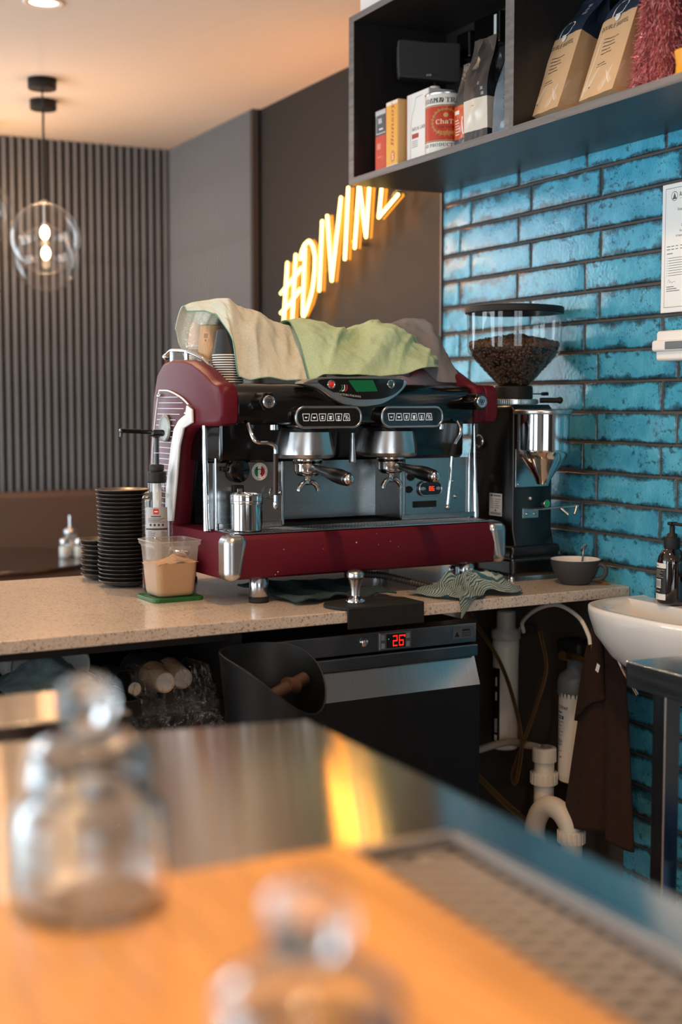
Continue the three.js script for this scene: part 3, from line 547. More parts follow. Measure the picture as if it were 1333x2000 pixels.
function group(sc, s0, s1) {
  const g = pm('brew_group', [at(ext(rrect(s1 - s0 + 0.004, 0.050, 0.022), 0.055, 0.003, 3), (s0 + s1) / 2, 1.3185, -0.075)], M.blackGloss), mid = (s0 + s1) / 2;
  const pad = pm('touch_pad', at(tubeLoop(rrect(s1 - s0, 0.046, 0.021), 0.0034), mid, 1.3185, -0.014), M.satin, g);
  const fg = at(new THREE.ShapeGeometry(rrect(s1 - s0 - 0.002, 0.044, 0.020), 8), mid, 1.3185, -0.0118), p = fg.attributes.position, uv = fg.attributes.uv;
  for (let i = 0; i < p.count; i++) uv.setXY(i, (p.getX(i) - s0) / (s1 - s0), (p.getY(i) - 1.2955) / 0.046);
  pm('pad_face', fg, padMat, pad);
  // faceted steel shroud
  const plan = (k, y, push) => [[-0.068, -0.14], [-0.070, -0.088], [-0.064, -0.066], [-0.052, -0.047], [-0.036, -0.034], [-0.018, -0.027], [0.0, -0.0245], [0.018, -0.0255], [0.036, -0.030], [0.056, -0.050], [0.070, -0.082], [0.068, -0.14]].map(([s, w]) => [sc + s * k, y, w + push]);
  const rings = [plan(0.74, 1.2925, -0.006), plan(0.82, 1.284, 0.003), plan(0.97, 1.245, 0.006), plan(1.0, 1.232, 0.006), plan(0.97, 1.2245, 0.002), plan(0.85, 1.222, -0.006)], P = [], I = [], n = 12;
  rings.forEach((r) => r.forEach((q) => P.push(...q)));
  for (let r = 0; r + 1 < rings.length; r++) for (let i = 0; i + 1 < n; i++) { const a = r * n + i, b = a + 1, c = a + n, d = c + 1; I.push(a, c, d, a, d, b); }
  const last = (rings.length - 1) * n; for (let i = 1; i + 1 < n; i++) { I.push(last, last + i + 1, last + i); I.push(0, i, i + 1); }
  const sg = new THREE.BufferGeometry(); sg.setAttribute('position', new THREE.Float32BufferAttribute(P, 3)); sg.setIndex(I);
  pm('group_shroud', toCreasedNormals(sg.toNonIndexed(), 0.5), M.satin, g);
  pm('group_bell', at(lathe([[0, 0.012], [0.034, 0.012], [0.036, 0.008], [0.036, 0], [0, 0]], 36), sc, 1.2125, -0.075), M.chrome, g);
  return g;
}
group(0.160, 0.098, 0.268); group(0.389, 0.326, 0.496);
pm('hot_water_spout', at(lathe([[0.0045, 0.07], [0.0045, 0.06], [0.0058, 0.055], [0.0058, 0.036], [0.009, 0.004], [0.0092, 0], [0.006, 0]], 24), 0.274, 1.2105, -0.062), M.satin);
function wand(pts, tip) { const w = pm('steam_wand', tube(pts, 0.0048, 80, 12), M.chrome); return w; }
const wl = wand([[-0.014, 1.305, -0.03], [-0.014, 1.28, -0.012], [-0.010, 1.268, -0.006], [0.0, 1.263, -0.004], [0.02, 1.262, -0.002], [0.034, 1.257, 0], [0.0385, 1.245, 0], [0.0385, 1.2, 0], [0.038, 1.124, 0]]);
pm('wand_grip', rod([0.0385, 1.238, 0], [0.038, 1.145, 0], 0.0056), std(0x3a2c24, 0.35, 0.6), wl); pm('wand_tip', at(lathe([[0, 0], [0.004, 0.001], [0.0062, 0.006], [0.0062, 0.016], [0.0048, 0.019]], 20), 0.038, 1.112, 0), M.chrome, wl);
pm('wand_nut', rod([0.045, 1.291, -0.02], [0.045, 1.302, -0.02], 0.010), M.chrome, wl);
const wr = wand([[0.553, 1.305, -0.03], [0.55, 1.29, -0.014], [0.543, 1.272, -0.008], [0.53, 1.258, -0.004], [0.522, 1.248, 0], [0.517, 1.232, 0], [0.511, 1.16, 0.0], [0.505, 1.106, 0]]);
pm('wand_grip', rod([0.523, 1.252, -0.001], [0.5155, 1.222, 0], 0.0078, 0.0068), M.rubber, wr); pm('wand_tip', at(new THREE.SphereGeometry(0.0066, 16, 12), 0.5045, 1.1, 0), M.satin, wr);
pm('wand_nut', rod([0.497, 1.288, -0.02], [0.497, 1.3, -0.02], 0.006), M.chrome, wr);
// cup rails
for (const [s, k] of [[-0.042, -1], [0.640, 1]]) {
  const r = pm('cup_rail', tube([[s, 1.468, -0.44], [s, 1.478, -0.41], [s, 1.479, -0.385], [s, 1.4725, -0.295], [s, 1.451, -0.206], [s, 1.416, -0.137], [s, 1.388, -0.076]], 0.0052, 70, 12), M.chrome);
  for (const w of [-0.40, -0.31]) pm('rail_bracket', [rod([s, 1.44, w], [s, 1.476, w], 0.006), rod([s, 1.45, w], [s - k * 0.02, 1.45, w], 0.004)], M.chrome, r);
  pm('rail_end', at(new THREE.SphereGeometry(0.0085, 16, 12), s, 1.465, -0.442), M.chrome, r);
}
const chip = std(0xb9b2a8, 0.7);
for (const [s, y, r] of [[0.245, 1.028, 0.0022], [0.338, 1.026, 0.0013], [0.305, 1.02, 0.001], [0.36, 1.012, 0.001], [0.055, 1.022, 0.0014], [0.30, 1.046, 0.0009], [0.157, 1.018, 0.001], [0.04, 0.972, 0.0015], [0.033, 0.966, 0.0012]]) pm('paint_chip', at(new THREE.CircleGeometry(r, 7), s, y, 0.0063), chip, base);

// portafilters locked into the groups
const pfHandle = phys({ color: 0x050506, roughness: 0.3, clearcoat: 0.3, clearcoatRoughness: 0.15 });
function portafilter(sc, label) {
  const t = inF('portafilter', label, 'portafilter', sc, 1.182, -0.075, 0, 'portafilters locked into the coffee machine');
  mesh('basket_ring', lathe([[0, 0], [0.024, 0], [0.0305, 0.006], [0.0315, 0.012], [0.0315, 0.026], [0.033, 0.0265], [0.033, 0.030], [0, 0.030]], 36), M.chrome, t);
  const sp = mesh('spout', [at(lathe([[0.0095, 0], [0.0075, -0.006], [0.0075, -0.02], [0, -0.02]], 20), 0, 0, 0)], M.chrome, t);
  for (const k of [-1, 1]) mesh('spout_arm', [tube([[0, -0.016, 0.002], [k * 0.010, -0.0155, 0.004], [k * 0.019, -0.021, 0.005], [k * 0.0245, -0.03, 0.005], [k * 0.026, -0.036, 0.005]], 0.0062, 26, 10)], M.chrome, sp);
  const h = mesh('handle', at(lathe([[0, 0], [0.0085, 0.0], [0.0092, 0.02], [0.0112, 0.05], [0.0125, 0.072], [0.0145, 0.078], [0.0165, 0.10], [0.0172, 0.125], [0.0158, 0.152], [0.0128, 0.160], [0, 0.160]], 28), 0.0, 0.019, 0.034, Math.PI / 2 + 0.12), pfHandle, t);
  mesh('handle_neck', at(lathe([[0, 0], [0.0075, 0], [0.0075, 0.016], [0, 0.016]], 16), 0, 0.02, 0.024, Math.PI / 2 + 0.12), M.chrome, h);
  mesh('handle_cap', at(lathe([[0, 0.012], [0.007, 0.0105], [0.012, 0.006], [0.0135, 0], [0, 0]], 24), 0.0, 0.0005, 0.191, Math.PI / 2 + 0.12), M.chrome, h);
  return t;
}
portafilter(0.160, 'chrome portafilter with black handle in the group nearer the steel canister');
portafilter(0.389, 'chrome portafilter with black handle in the group nearer the grinder');

// ---------------------------------------------------------------- things on the machine
{
  const t = inF('steel_canister', 'polished steel shaker canister standing on the drip tray', 'canister', -0.006, 1.0628, -0.058);
  mesh('body', lathe([[0, 0], [0.0345, 0], [0.0362, 0.002], [0.0362, 0.060], [0.0375, 0.062], [0.0375, 0.066], [0.0368, 0.0675]], 48), M.chrome, t);
  mesh('threaded_rim', lathe([[0.0368, 0.0675], [0.0385, 0.069], [0.0368, 0.071], [0.0385, 0.0735], [0.0368, 0.076], [0.0385, 0.0785], [0.0372, 0.081], [0.0372, 0.084], [0.035, 0.0845], [0.034, 0.08], [0.034, 0.004], [0, 0.004]], 48), M.chrome, t);
}
const kraftTex = dataTex(256, 256, (u, v, x, y) => { const k = 0.93 + 0.1 * (periodic(u, v, 8) - 0.5) + 0.12 * (noise2(x * 0.5, y * 0.12) - 0.5) + 0.06 * (hash2(x, y) - 0.5); return [206 * k, 168 * k, 128 * k]; });
const kraft = std(0xffffff, 0.75, 0, { map: kraftTex }), cupBlack = std(0x1b1b1d, 0.55), cupWhite = std(0xece8e2, 0.55), cupPink = std(0xdcc0a8, 0.65);
function cupThing(r0, r1, h, mat, label, group, pos, inkText) {   // paper cup, mouth down, standing at pos
  const t = thing('paper_cup', label, 'paper cup', pos, TURN, group);
  mesh('wall', lathe([[r0, 0.003], [r1, h - 0.002], [r1 - 0.0015, h], [r1 - 0.003, h - 0.004], [0, h - 0.004]], 36), mat, t);
  mesh('rolled_rim', at(new THREE.TorusGeometry(r0 + 0.0004, 0.0015, 8, 40), 0, 0.0016, 0, Math.PI / 2), cupWhite, t);
  return t;
}
function cupStack(n, r0, r1, h, step, mat, s, w, y, what, group) {
  const first = cupThing(r0, r1, h, mat, n > 1 ? `${what}, lowest of its stack` : what, group, F(s, y, w)); let top = first;
  for (let k = 1; k < n; k++) top = copy(first, k === n - 1 ? `${what}, topmost of its stack` : `${what}, ${ORD[k]} from the bottom of its stack`, F(s + rr(-0.0006, 0.0006), y + k * step, w + rr(-0.0006, 0.0006)), undefined, group);
  return top;
}
cupStack(13, 0.0345, 0.025, 0.061, 0.0056, cupBlack, 0.0005, -0.168, 1.3925, 'black paper cup upside down', 'stacked black paper cups on the coffee machine');
const kTop = cupStack(11, 0.0335, 0.0245, 0.086, 0.0056, kraft, -0.004, -0.252, 1.3925, 'kraft paper cup behind the black cups', 'stacked kraft paper cups on the coffee machine');
cupStack(14, 0.0335, 0.0245, 0.086, 0.0072, cupPink, 0.008, -0.335, 1.3925, 'pale paper cup upside down under the cloth', 'stacked pale paper cups on the coffee machine');
cupStack(6, 0.038, 0.028, 0.09, 0.0072, cupWhite, 0.27, -0.26, 1.3925, 'white paper cup under the green cloth', 'cups under the green cloth');
{ // printed mark on the kraft cup
  const ink = canvasTex(64, 128, (x) => { x.fillStyle = '#caa27a'; x.fillRect(0, 0, 64, 128); x.fillStyle = '#3a3230'; x.font = 'bold 9px sans-serif'; x.save(); x.translate(32, 64); for (let i = 0; i < 7; i++) x.fillRect(-16, -52 + i * 4, 32, 1.5); x.fillRect(-5, -16, 10, 10); x.fillRect(-15, 10, 30, 9); x.fillRect(-13, 25, 26, 9); x.restore(); });
  const g = new THREE.CylinderGeometry(0.0268, 0.0312, 0.05, 16, 1, true, -1.25, 0.75).translate(0, 0.045, 0);
  mesh('printed_mark', g, std(0xffffff, 0.75, 0, { map: ink }), kTop);
}
// crumpled clear sleeve round the rear cups
const filmMat = phys({ color: 0xffffff, roughness: 0.03, transmission: 0.99, thickness: 0, ior: 1.45 });
solo('plastic_sleeve', sheet((u, v) => { const a = 2.2 + u * 3.1, r = 0.041 + 0.007 * (fbm(u * 14, v * 16, 3) - 0.5) * 2.2, q = F(0.008 + Math.cos(a) * r, 1.455 + v * 0.115 + 0.006 * Math.sin(u * 9), -0.335 + Math.sin(a) * -r); return q; }, 60, 40, 0), filmMat, 'crumpled clear plastic sleeve round the cups on the coffee machine', 'plastic sleeve');

// cloths thrown over the cups
function weave(rgb, amp) { return dataTex(256, 256, (u, v, x, y) => { const k = 1 + amp * (hash2(x, y) - 0.5) + 0.10 * (periodic(u, v, 7) - 0.5); return rgb.map((c) => c * k); }); }
const clothBump = grey(256, 256, (u, v, x, y) => 0.5 + 0.5 * (noise2(x * 1.3, y * 1.3) - 0.5)); clothBump.repeat.set(4, 4);
const paleCloth = std(0xffffff, 0.9, 0, { map: weave([212, 212, 194], 0.12), bumpMap: clothBump, bumpScale: 0.0008 }), limeCloth = std(0xffffff, 0.9, 0, { map: weave([186, 210, 172], 0.12), bumpMap: clothBump, bumpScale: 0.0008 });
const hemMat = std(0x6fa58c, 0.9);
const ridge = (x, y) => { const n = fbm(x + 31, y + 17, 2); return 0.55 - 2.2 * Math.abs(n - 0.5); };
function drape(name, cols, s0, s1, fold, nu, nv, mat, label, thick = 0.0022, sd = 0) {
  const fn = (u, v) => {
    const s = lerp(s0, s1, u), [yB, wB, yC, wC, yF, wF] = row(cols, s);
    let y, w;
    if (v < 0.3) { const t = v / 0.3; w = lerp(wB, wC, t); y = lerp(yB, yC, Math.sin(t * Math.PI / 2)); } else { const t = (v - 0.3) / 0.7; w = lerp(wC, wF, Math.pow(t, 0.85)); y = lerp(yC, yF, t * t * (1.6 - 0.6 * t)); }
    const k = Math.sin(Math.PI * clamp(v * 1.05, 0, 1)) * 0.7 + 0.3 * 1, q0 = smooth(s0 - 0.005, s0 + 0.1, s), f = fold(s, v) * q0, g = (fbm(s * 22 + sd, v * 5 + sd, 3) - 0.5) * (0.3 + 0.7 * q0);
    return F(s, Math.max(y + k * (0.020 * g + 0.008 * f), 1.4005), w + k * (0.026 * f + 0.02 * g));
  };
  const m = solo(name, sheet(fn, nu, nv, thick), mat, label, 'cloth'); m.fn = undefined; return [m, fn];
}
const hem = (fn, us, vs, parent, mat = hemMat, r = 0.0016) => { const P = []; for (let i = 0; i <= 60; i++) P.push(fn(lerp(us[0], us[1], i / 60), lerp(vs[0], vs[1], i / 60))); mesh('hem', tube(P, r, 120, 6), mat, parent); };
{
  const cols = [[-0.055, 1.53, -0.35, 1.580, -0.30, 1.568, -0.275], [-0.035, 1.49, -0.37, 1.588, -0.29, 1.566, -0.225], [-0.018, 1.46, -0.38, 1.590, -0.27, 1.555, -0.19], [-0.008, 1.44, -0.39, 1.590, -0.23, 1.50, -0.125], [0.002, 1.43, -0.39, 1.586, -0.20, 1.412, -0.118], [0.03, 1.42, -0.39, 1.578, -0.20, 1.404, -0.112], [0.07, 1.42, -0.38, 1.567, -0.23, 1.410, -0.10], [0.126, 1.42, -0.37, 1.538, -0.22, 1.404, -0.092], [0.17, 1.42, -0.36, 1.532, -0.22, 1.4035, -0.092], [0.215, 1.42, -0.36, 1.515, -0.22, 1.4035, -0.10]];
  const [m, fn] = drape('microfibre_cloth', cols, -0.055, 0.215, (s, v) => ridge(s * 17 + v * 0.9, v * 1.3 + 2) * 1.3 + ridge(s * 9 - v * 1.6, v + 7) * 0.9, 110, 70, paleCloth, 'pale sage microfibre cloth draped over stacked cups on the coffee machine');
  hem(fn, [0, 0], [0.3, 1], m); hem(fn, [0, 1], [1, 1], m);
}
{
  const cols = [[0.165, 1.42, -0.33, 1.548, -0.20, 1.402, -0.072], [0.2, 1.42, -0.33, 1.552, -0.20, 1.418, -0.07], [0.235, 1.42, -0.34, 1.548, -0.21, 1.418, -0.07], [0.266, 1.42, -0.34, 1.544, -0.22, 1.4155, -0.07], [0.323, 1.42, -0.34, 1.522, -0.22, 1.4145, -0.07], [0.367, 1.42, -0.34, 1.538, -0.22, 1.416, -0.07], [0.419, 1.42, -0.34, 1.545, -0.22, 1.42, -0.07], [0.472, 1.42, -0.33, 1.522, -0.21, 1.434, -0.07], [0.52, 1.42, -0.32, 1.508, -0.20, 1.438, -0.09], [0.555, 1.42, -0.30, 1.478, -0.19, 1.438, -0.13]];
  const [m, fn] = drape('microfibre_cloth', cols, 0.165, 0.555, (s, v) => ridge(s * 15 + v * 2.4, v * 1.2 + 5) * 1.4 + ridge(s * 8 + v * 3.2, v * 0.7 + 1) * 1.1, 130, 70, limeCloth, 'lime green microfibre cloth heaped over the console of the coffee machine', 0.0022, 9);
  hem(fn, [0, 0], [0.1, 1], m); hem(fn, [0, 1], [1, 1], m, limeCloth);
}
{
  const waffle = dataTex(256, 256, (u, v, x, y) => { const k = 0.72 + 0.28 * Math.max(Math.abs(Math.sin(x * Math.PI / 16)), Math.abs(Math.sin(y * Math.PI / 16))) + 0.12 * (hash2(x, y) - 0.5); return [136 * k, 136 * k, 140 * k]; });
  waffle.repeat.set(5, 5);
  const mat = std(0xffffff, 0.95, 0, { map: waffle, bumpMap: waffle, bumpScale: 0.002 });
  const cols = [[0.45, 1.45, -0.33, 1.534, -0.26, 1.50, -0.22], [0.5, 1.45, -0.34, 1.552, -0.26, 1.462, -0.15], [0.55, 1.44, -0.35, 1.566, -0.26, 1.404, -0.115], [0.575, 1.43, -0.35, 1.560, -0.25, 1.402, -0.108], [0.60, 1.42, -0.34, 1.528, -0.24, 1.401, -0.112], [0.626, 1.41, -0.33, 1.475, -0.22, 1.401, -0.125]];
  drape('waffle_towel', cols, 0.45, 0.622, (s, v) => ridge(s * 20 + v * 2, v + 9), 50, 50, mat, 'grey waffle towel hanging at the right end of the coffee machine', 0.004, 23);
}

// ---------------------------------------------------------------- saucers
const plateTex = dataTex(128, 128, (u, v) => { const k = 40 + 12 * (periodic(u, v, 6) - 0.5); return [k * 1.04, k * 0.97, k * 0.93]; });
const plateGlaze = phys({ color: 0xffffff, map: plateTex, roughness: 0.38, clearcoat: 0.3, clearcoatRoughness: 0.25 });
const saucerGeo = (r) => lathe([[0, 0], [r * 0.5, 0], [r * 0.54, 0.002], [r * 0.8, 0.006], [r * 0.985, 0.0145], [r, 0.016], [r * 0.985, 0.0172], [r * 0.96, 0.0165], [r * 0.78, 0.0085], [r * 0.5, 0.005], [0, 0.005]], 56);
function saucers(n, r, step, s, w, what, group) {
  let first;
  for (let k = 0; k < n; k++) {
    const label = k === n - 1 ? `dark stoneware saucer on top of the ${what}` : k === 0 ? `dark stoneware saucer at the bottom of the ${what}` : `dark stoneware saucer, ${ORD[k]} from the bottom of the ${what}`;
    const p = F(s + rr(-0.0014, 0.0014) - 0.004 * smooth(0.6, 1, k / n), 0.9001 + k * step, w + rr(-0.001, 0.001));
    if (!first) { first = solo('saucer', saucerGeo(r), plateGlaze, label, 'saucer', group); first.position.set(...p); } else copy(first, label, p, undefined, group);
  }
}
saucers(24, 0.0665, 0.0097, -0.152, -0.45, 'tall stack beside the syrup bottle', 'saucers in the tall stack');
saucers(8, 0.056, 0.0125, -0.156, -0.60, 'short stack behind the tall one', 'saucers in the short stack');

// ---------------------------------------------------------------- syrup bottle with pump
{
  const t = inF('syrup_bottle', 'clear syrup bottle with a black pump beside the saucers', 'bottle', -0.126, 0.9, -0.30);
  mesh('glass_body', lathe([[0, 0.0008], [0.032, 0.0008], [0.0365, 0.004], [0.0372, 0.01], [0.0372, 0.222], [0.034, 0.232], [0.0225, 0.238], [0.0215, 0.243], [0.0215, 0.266]], 48), M.clearPlastic, t);
  mesh('syrup', lathe([[0, 0.003], [0.0335, 0.003], [0.0362, 0.008], [0.0362, 0.046], [0, 0.046]], 40), phys({ color: 0xd8a35a, roughness: 0.05, transmission: 1, thickness: 0.06, ior: 1.36, attenuationColor: new THREE.Color(0xc98b3a), attenuationDistance: 0.05 }), t);
  const lab = canvasTex(256, 640, (x) => {
    x.fillStyle = '#a9a7a6'; x.fillRect(0, 0, 256, 640); x.fillStyle = '#c8341f'; x.fillRect(92, 14, 62, 52); x.fillStyle = '#fff'; x.fillRect(104, 36, 38, 9);
    x.fillStyle = '#2a2a2a'; x.fillRect(66, 82, 110, 9); for (let i = 0; i < 4; i++) x.fillRect(30, 104 + i * 11, 190 - (i % 3) * 24, 4);
    for (let i = 0; i < 4; i++) { x.beginPath(); x.arc(60 + i * 46, 168, 12, 0, 7); x.fill(); } x.fillRect(0, 200, 256, 16);
    for (let i = 0; i < 22; i++) { x.fillRect(24, 230 + i * 13, 50 + (i * 37) % 40, 4); x.fillRect(180, 230 + i * 13, 34 + (i * 29) % 30, 4); }
    x.fillStyle = '#c8341f'; x.fillRect(0, 540, 256, 16); x.fillStyle = '#efefef'; x.fillRect(20, 560, 216, 74);
  });
  mesh('label', new THREE.CylinderGeometry(0.0378, 0.0378, 0.158, 24, 1, true, -1.15, 1.45).translate(0, 0.127, 0), std(0xffffff, 0.45, 0.2, { map: lab }), t);
  mesh('dip_sleeve', at(lathe([[0.0105, 0], [0.0105, 0.062], [0.0125, 0.064], [0.0125, 0.068], [0, 0.068]], 20), 0, 0.2, 0), M.white, t);
  mesh('dip_tube', rod([0, 0.01, 0], [0, 0.2, 0], 0.003), M.milky, t);
  mesh('collar', lathe([[0, 0.262], [0.0215, 0.262], [0.0225, 0.266], [0.0225, 0.286], [0.0205, 0.2885], [0.0155, 0.289], [0.0155, 0.2905], [0.0175, 0.292], [0.0175, 0.304], [0.012, 0.306], [0, 0.306]], 32), M.blackMatt, t);
  const rodP = mesh('pump_stem', lathe([[0.0062, 0.3], [0.0062, 0.368], [0.0085, 0.371], [0.0085, 0.376], [0, 0.376]], 20), M.blackGloss, t);
  mesh('stem_ring', at(new THREE.TorusGeometry(0.0064, 0.0009, 6, 24), 0, 0.333, 0, Math.PI / 2), M.white, rodP);
  mesh('pump_head', [at(rbox(0.034, 0.016, 0.022, 0.006, 3), 0.002, 0.38, 0), at(rbox(0.086, 0.0105, 0.013, 0.004, 3), -0.049, 0.3845, 0, 0, 0, -0.05), rod([-0.087, 0.388, 0], [-0.0885, 0.372, 0], 0.0042, 0.0036)], M.blackGloss, t);
}
// ---------------------------------------------------------------- tub of raw sugar on a green lid
solo('tub_lid', (() => { const g = ext(rrect(0.124, 0.118, 0.014), 0.006, 0.0015, 2); g.rotateX(-Math.PI / 2); g.rotateY(TURN); const p = F(-0.142, 0.9015, -0.186); return g.translate(...p); })(), std(0x1f5a23, 0.4), 'green plastic lid lying under the sugar tub', 'lid');
const tubC = F(-0.142, 0.9092, -0.186);
function squareLoft(levels, n = 8) {   // rounded-square rings [half, y, r]
  const P = [], I = [], ring = (h, y, r) => { const o = []; for (let c = 0; c < 4; c++) for (let i = 0; i <= n; i++) { const a = c * Math.PI / 2 + (i / n) * Math.PI / 2, cx = (h - r) * (c === 0 || c === 3 ? 1 : -1), cz = (h - r) * (c < 2 ? 1 : -1); o.push([cx + Math.cos(a) * r, y, cz + Math.sin(a) * r]); } return o; };
  const m = 4 * (n + 1); levels.forEach((l) => ring(...l).forEach((p) => P.push(...p)));
  for (let k = 0; k + 1 < levels.length; k++) for (let i = 0; i < m; i++) { const a = k * m + i, b = k * m + (i + 1) % m; I.push(a, a + m, b, b, a + m, b + m); }
  const g = new THREE.BufferGeometry(); g.setAttribute('position', new THREE.Float32BufferAttribute(P, 3)); g.setIndex(I); g.computeVertexNormals(); return g;
}
{
  const t = thing('sugar_tub', 'square translucent plastic tub filled with raw sugar', 'tub', tubC, TURN);
  mesh('tub_wall', squareLoft([[0.004, 0.0, 0.003], [0.039, 0.0, 0.014], [0.0435, 0.003, 0.014], [0.0455, 0.012, 0.014], [0.0535, 0.112, 0.015], [0.0555, 0.118, 0.016], [0.0585, 0.1185, 0.018], [0.059, 0.128, 0.018]]), M.milky, t);
  mesh('tub_rim', tubeLoop3(0.0595, 0.0178, 0.128, 0.0014), M.milky, t);
  for (const k of [-1, 1]) mesh('lifting_tab', at(rbox(0.05, 0.008, 0.006, 0.0025), 0, 0.114, k * 0.061), M.milky, t);
}
function tubeLoop3(h, r, y, rad) { const P = []; for (let c = 0; c < 4; c++) for (let i = 0; i <= 6; i++) { const a = c * Math.PI / 2 + (i / 6) * Math.PI / 2; P.push(new THREE.Vector3((h - r) * (c === 0 || c === 3 ? 1 : -1) + Math.cos(a) * r, y, (h - r) * (c < 2 ? 1 : -1) + Math.sin(a) * r)); } return new THREE.TubeGeometry(new THREE.CatmullRomCurve3(P, true, 'catmullrom', 0.1), 100, rad, 8, true); }
{
  const sugarTex = dataTex(256, 256, (u, v, x, y) => { const k = 0.9 + 0.3 * (hash2(x, y) - 0.5) + 0.1 * (periodic(u, v, 5) - 0.5); return [214 * k, 166 * k, 112 * k]; });
  sugarTex.repeat.set(3, 3);
  const nn = 26, P = [], UV = [], I = [];
  const heap = (x, z) => 0.080 + 0.016 * Math.exp(-((x - 0.015) ** 2 + (z - 0.0) ** 2) / 0.0006) + 0.012 * (fbm(x * 60 + 3, z * 60 + 8, 3) - 0.5) - 0.006 * smooth(0.0, -0.05, x);
  // top heap and the sides that press against the tub wall
  const side = squareLoft([[0.004, 0.002, 0.003], [0.0385, 0.002, 0.0135], [0.043, 0.0045, 0.0135], [0.0448, 0.013, 0.0135], [0.050, 0.078, 0.0142]]);
  for (let i = 0; i <= nn; i++) for (let j = 0; j <= nn; j++) { let x = (i / nn) * 2 - 1, z = (j / nn) * 2 - 1; const r = 0.0502; P.push(x * r, heap(x * r, z * r), z * r); UV.push(i / nn, j / nn); }
  for (let i = 0; i < nn; i++) for (let j = 0; j < nn; j++) { const a = i * (nn + 1) + j, b = a + nn + 1; I.push(a, a + 1, b + 1, a, b + 1, b); }
  const top = new THREE.BufferGeometry(); top.setAttribute('position', new THREE.Float32BufferAttribute(P, 3)); top.setAttribute('uv', new THREE.Float32BufferAttribute(UV, 2)); top.setIndex(I); top.computeVertexNormals();
  const g = join([metreUV(side, 8), top]); g.rotateY(TURN); g.translate(...tubC);
  const m = solo('raw_sugar', g, std(0xffffff, 0.85, 0, { map: sugarTex }), 'heap of golden raw sugar inside the square tub', 'sugar'); m.userData.kind = 'stuff';
}
{
  const t = inF('sugar_scoop', 'small steel scoop resting in the raw sugar', 'scoop', -0.125, 0.9092, -0.18);
  mesh('bowl', at(lathe([[0, 0], [0.012, 0.001], [0.0175, 0.006], [0.0185, 0.014], [0.0178, 0.014], [0.0165, 0.007], [0.011, 0.002], [0, 0.0015]], 28), 0.008, 0.088, 0, 0, 0, -0.15), M.chrome, t);
  mesh('handle', at(rbox(0.062, 0.0025, 0.008, 0.001), -0.03, 0.117, 0, 0, 0, -0.6), M.chrome, t);
}
// ---------------------------------------------------------------- tamper and mat
{
  const s = new THREE.Shape(); s.moveTo(0.315, 0.186); s.lineTo(0.315, 0.11); s.quadraticCurveTo(0.30, 0.065, 0.24, 0.058); s.quadraticCurveTo(0.13, 0.055, 0.102, 0.105); s.quadraticCurveTo(0.088, 0.14, 0.118, 0.186); s.closePath();
  const top = ext(s, 0.0035, 0.0015, 2); top.rotateX(Math.PI / 2); top.translate(0, 0.9065, 0);
  const g = join([top, bx(0.118, 0.315, 0.860, 0.9065, 0.1825, 0.1885, 0.002), at(new THREE.TorusGeometry(0.032, 0.002, 8, 32), 0.245, 0.9068, 0.115, Math.PI / 2)]);
  const m = solo('tamping_mat', g, M.rubber, 'black rubber tamping mat hooked over the front of the counter', 'mat'); m.position.set(...F(0, 0, 0)); m.rotation.y = TURN;
}
{
  const t = inF('coffee_tamper', 'polished metal coffee tamper standing on the black mat', 'tamper', 0.171, 0.907, 0.128);
  mesh('base_plate', lathe([[0, 0], [0.0215, 0], [0.0222, 0.002], [0.0222, 0.008], [0.019, 0.012], [0.012, 0.0155], [0.0105, 0.018]], 40), M.chrome, t);
  mesh('handle', lathe([[0.0105, 0.018], [0.0105, 0.03], [0.0125, 0.042], [0.0155, 0.053], [0.0175, 0.0565], [0.0188, 0.0575], [0.0192, 0.06], [0.0192, 0.067], [0.017, 0.0715], [0.009, 0.0745], [0, 0.075]], 40), M.satin, t);
}
// cloths on the counter
{
  const tex = dataTex(512, 512, (u, v, x, y) => { const k = Math.sin((y + 9 * noise2(x * 0.05, y * 0.02)) * Math.PI / 7.6), f = smooth(-0.1, 0.5, k), n = 0.9 + 0.22 * (hash2(x, y) - 0.5); return [lerp(168, 44, f) * n, lerp(172, 96, f) * n, lerp(156, 110, f) * n]; });
  const m = std(0xffffff, 0.95, 0, { map: tex, bumpMap: clothBump, bumpScale: 0.001 });
  const fn = (u, v) => {
    const a = u * 2 - 1, b = v * 2 - 1, s = 0.512 + a * 0.118 + 0.03 * b + 0.025 * (fbm(u * 4 + 7, v * 4, 2) - 0.5), w = 0.095 + b * (0.075 - 0.025 * a) - 0.025 * a + 0.025 * Math.sin(a * 4) + 0.03 * (fbm(u * 4, v * 4 + 9, 2) - 0.5);
    const hgt = 0.040 * Math.exp(-(a * a * 1.8 + b * b * 1.4)) * (0.35 + 1.5 * Math.pow(Math.max(0, ridge(u * 4.5 + 2, v * 4.5) + 0.25), 1.2)) + 0.03 * Math.max(0, fbm(u * 7, v * 7 + 3, 2) - 0.45) * (1 - Math.max(Math.abs(a), Math.abs(b)) * 0.7);
    const over = Math.max(0, w - 0.183);
    return F(s, 0.9035 + hgt - over * 0.8, w - over * 0.9 + 0.012 * Math.sin(u * 11) * (over > 0 ? 0 : 1));
  };
  solo('striped_cloth', sheet(fn, 60, 60, 0.002), m, 'crumpled teal and cream striped cloth at the counter edge', 'cloth');
}
{
  const m = std(0xffffff, 0.97, 0, { map: weave([38, 58, 60], 0.5), bumpMap: clothBump, bumpScale: 0.002 });
  const fn = (u, v) => F(0.055 + u * 0.26 + 0.01 * Math.sin(v * 9), 0.9045 + 0.020 * Math.pow(fbm(u * 5, v * 4 + 2, 3), 1.5) + 0.006 * Math.sin(u * 17) * v, lerp(-0.24, 0.052 + 0.012 * Math.sin(u * 13) + 0.01 * fbm(u * 12, 3), v));
  solo('dark_cloth', sheet(fn, 50, 40, 0.005), m, 'dark green towel lying flat under the coffee machine', 'cloth');
}
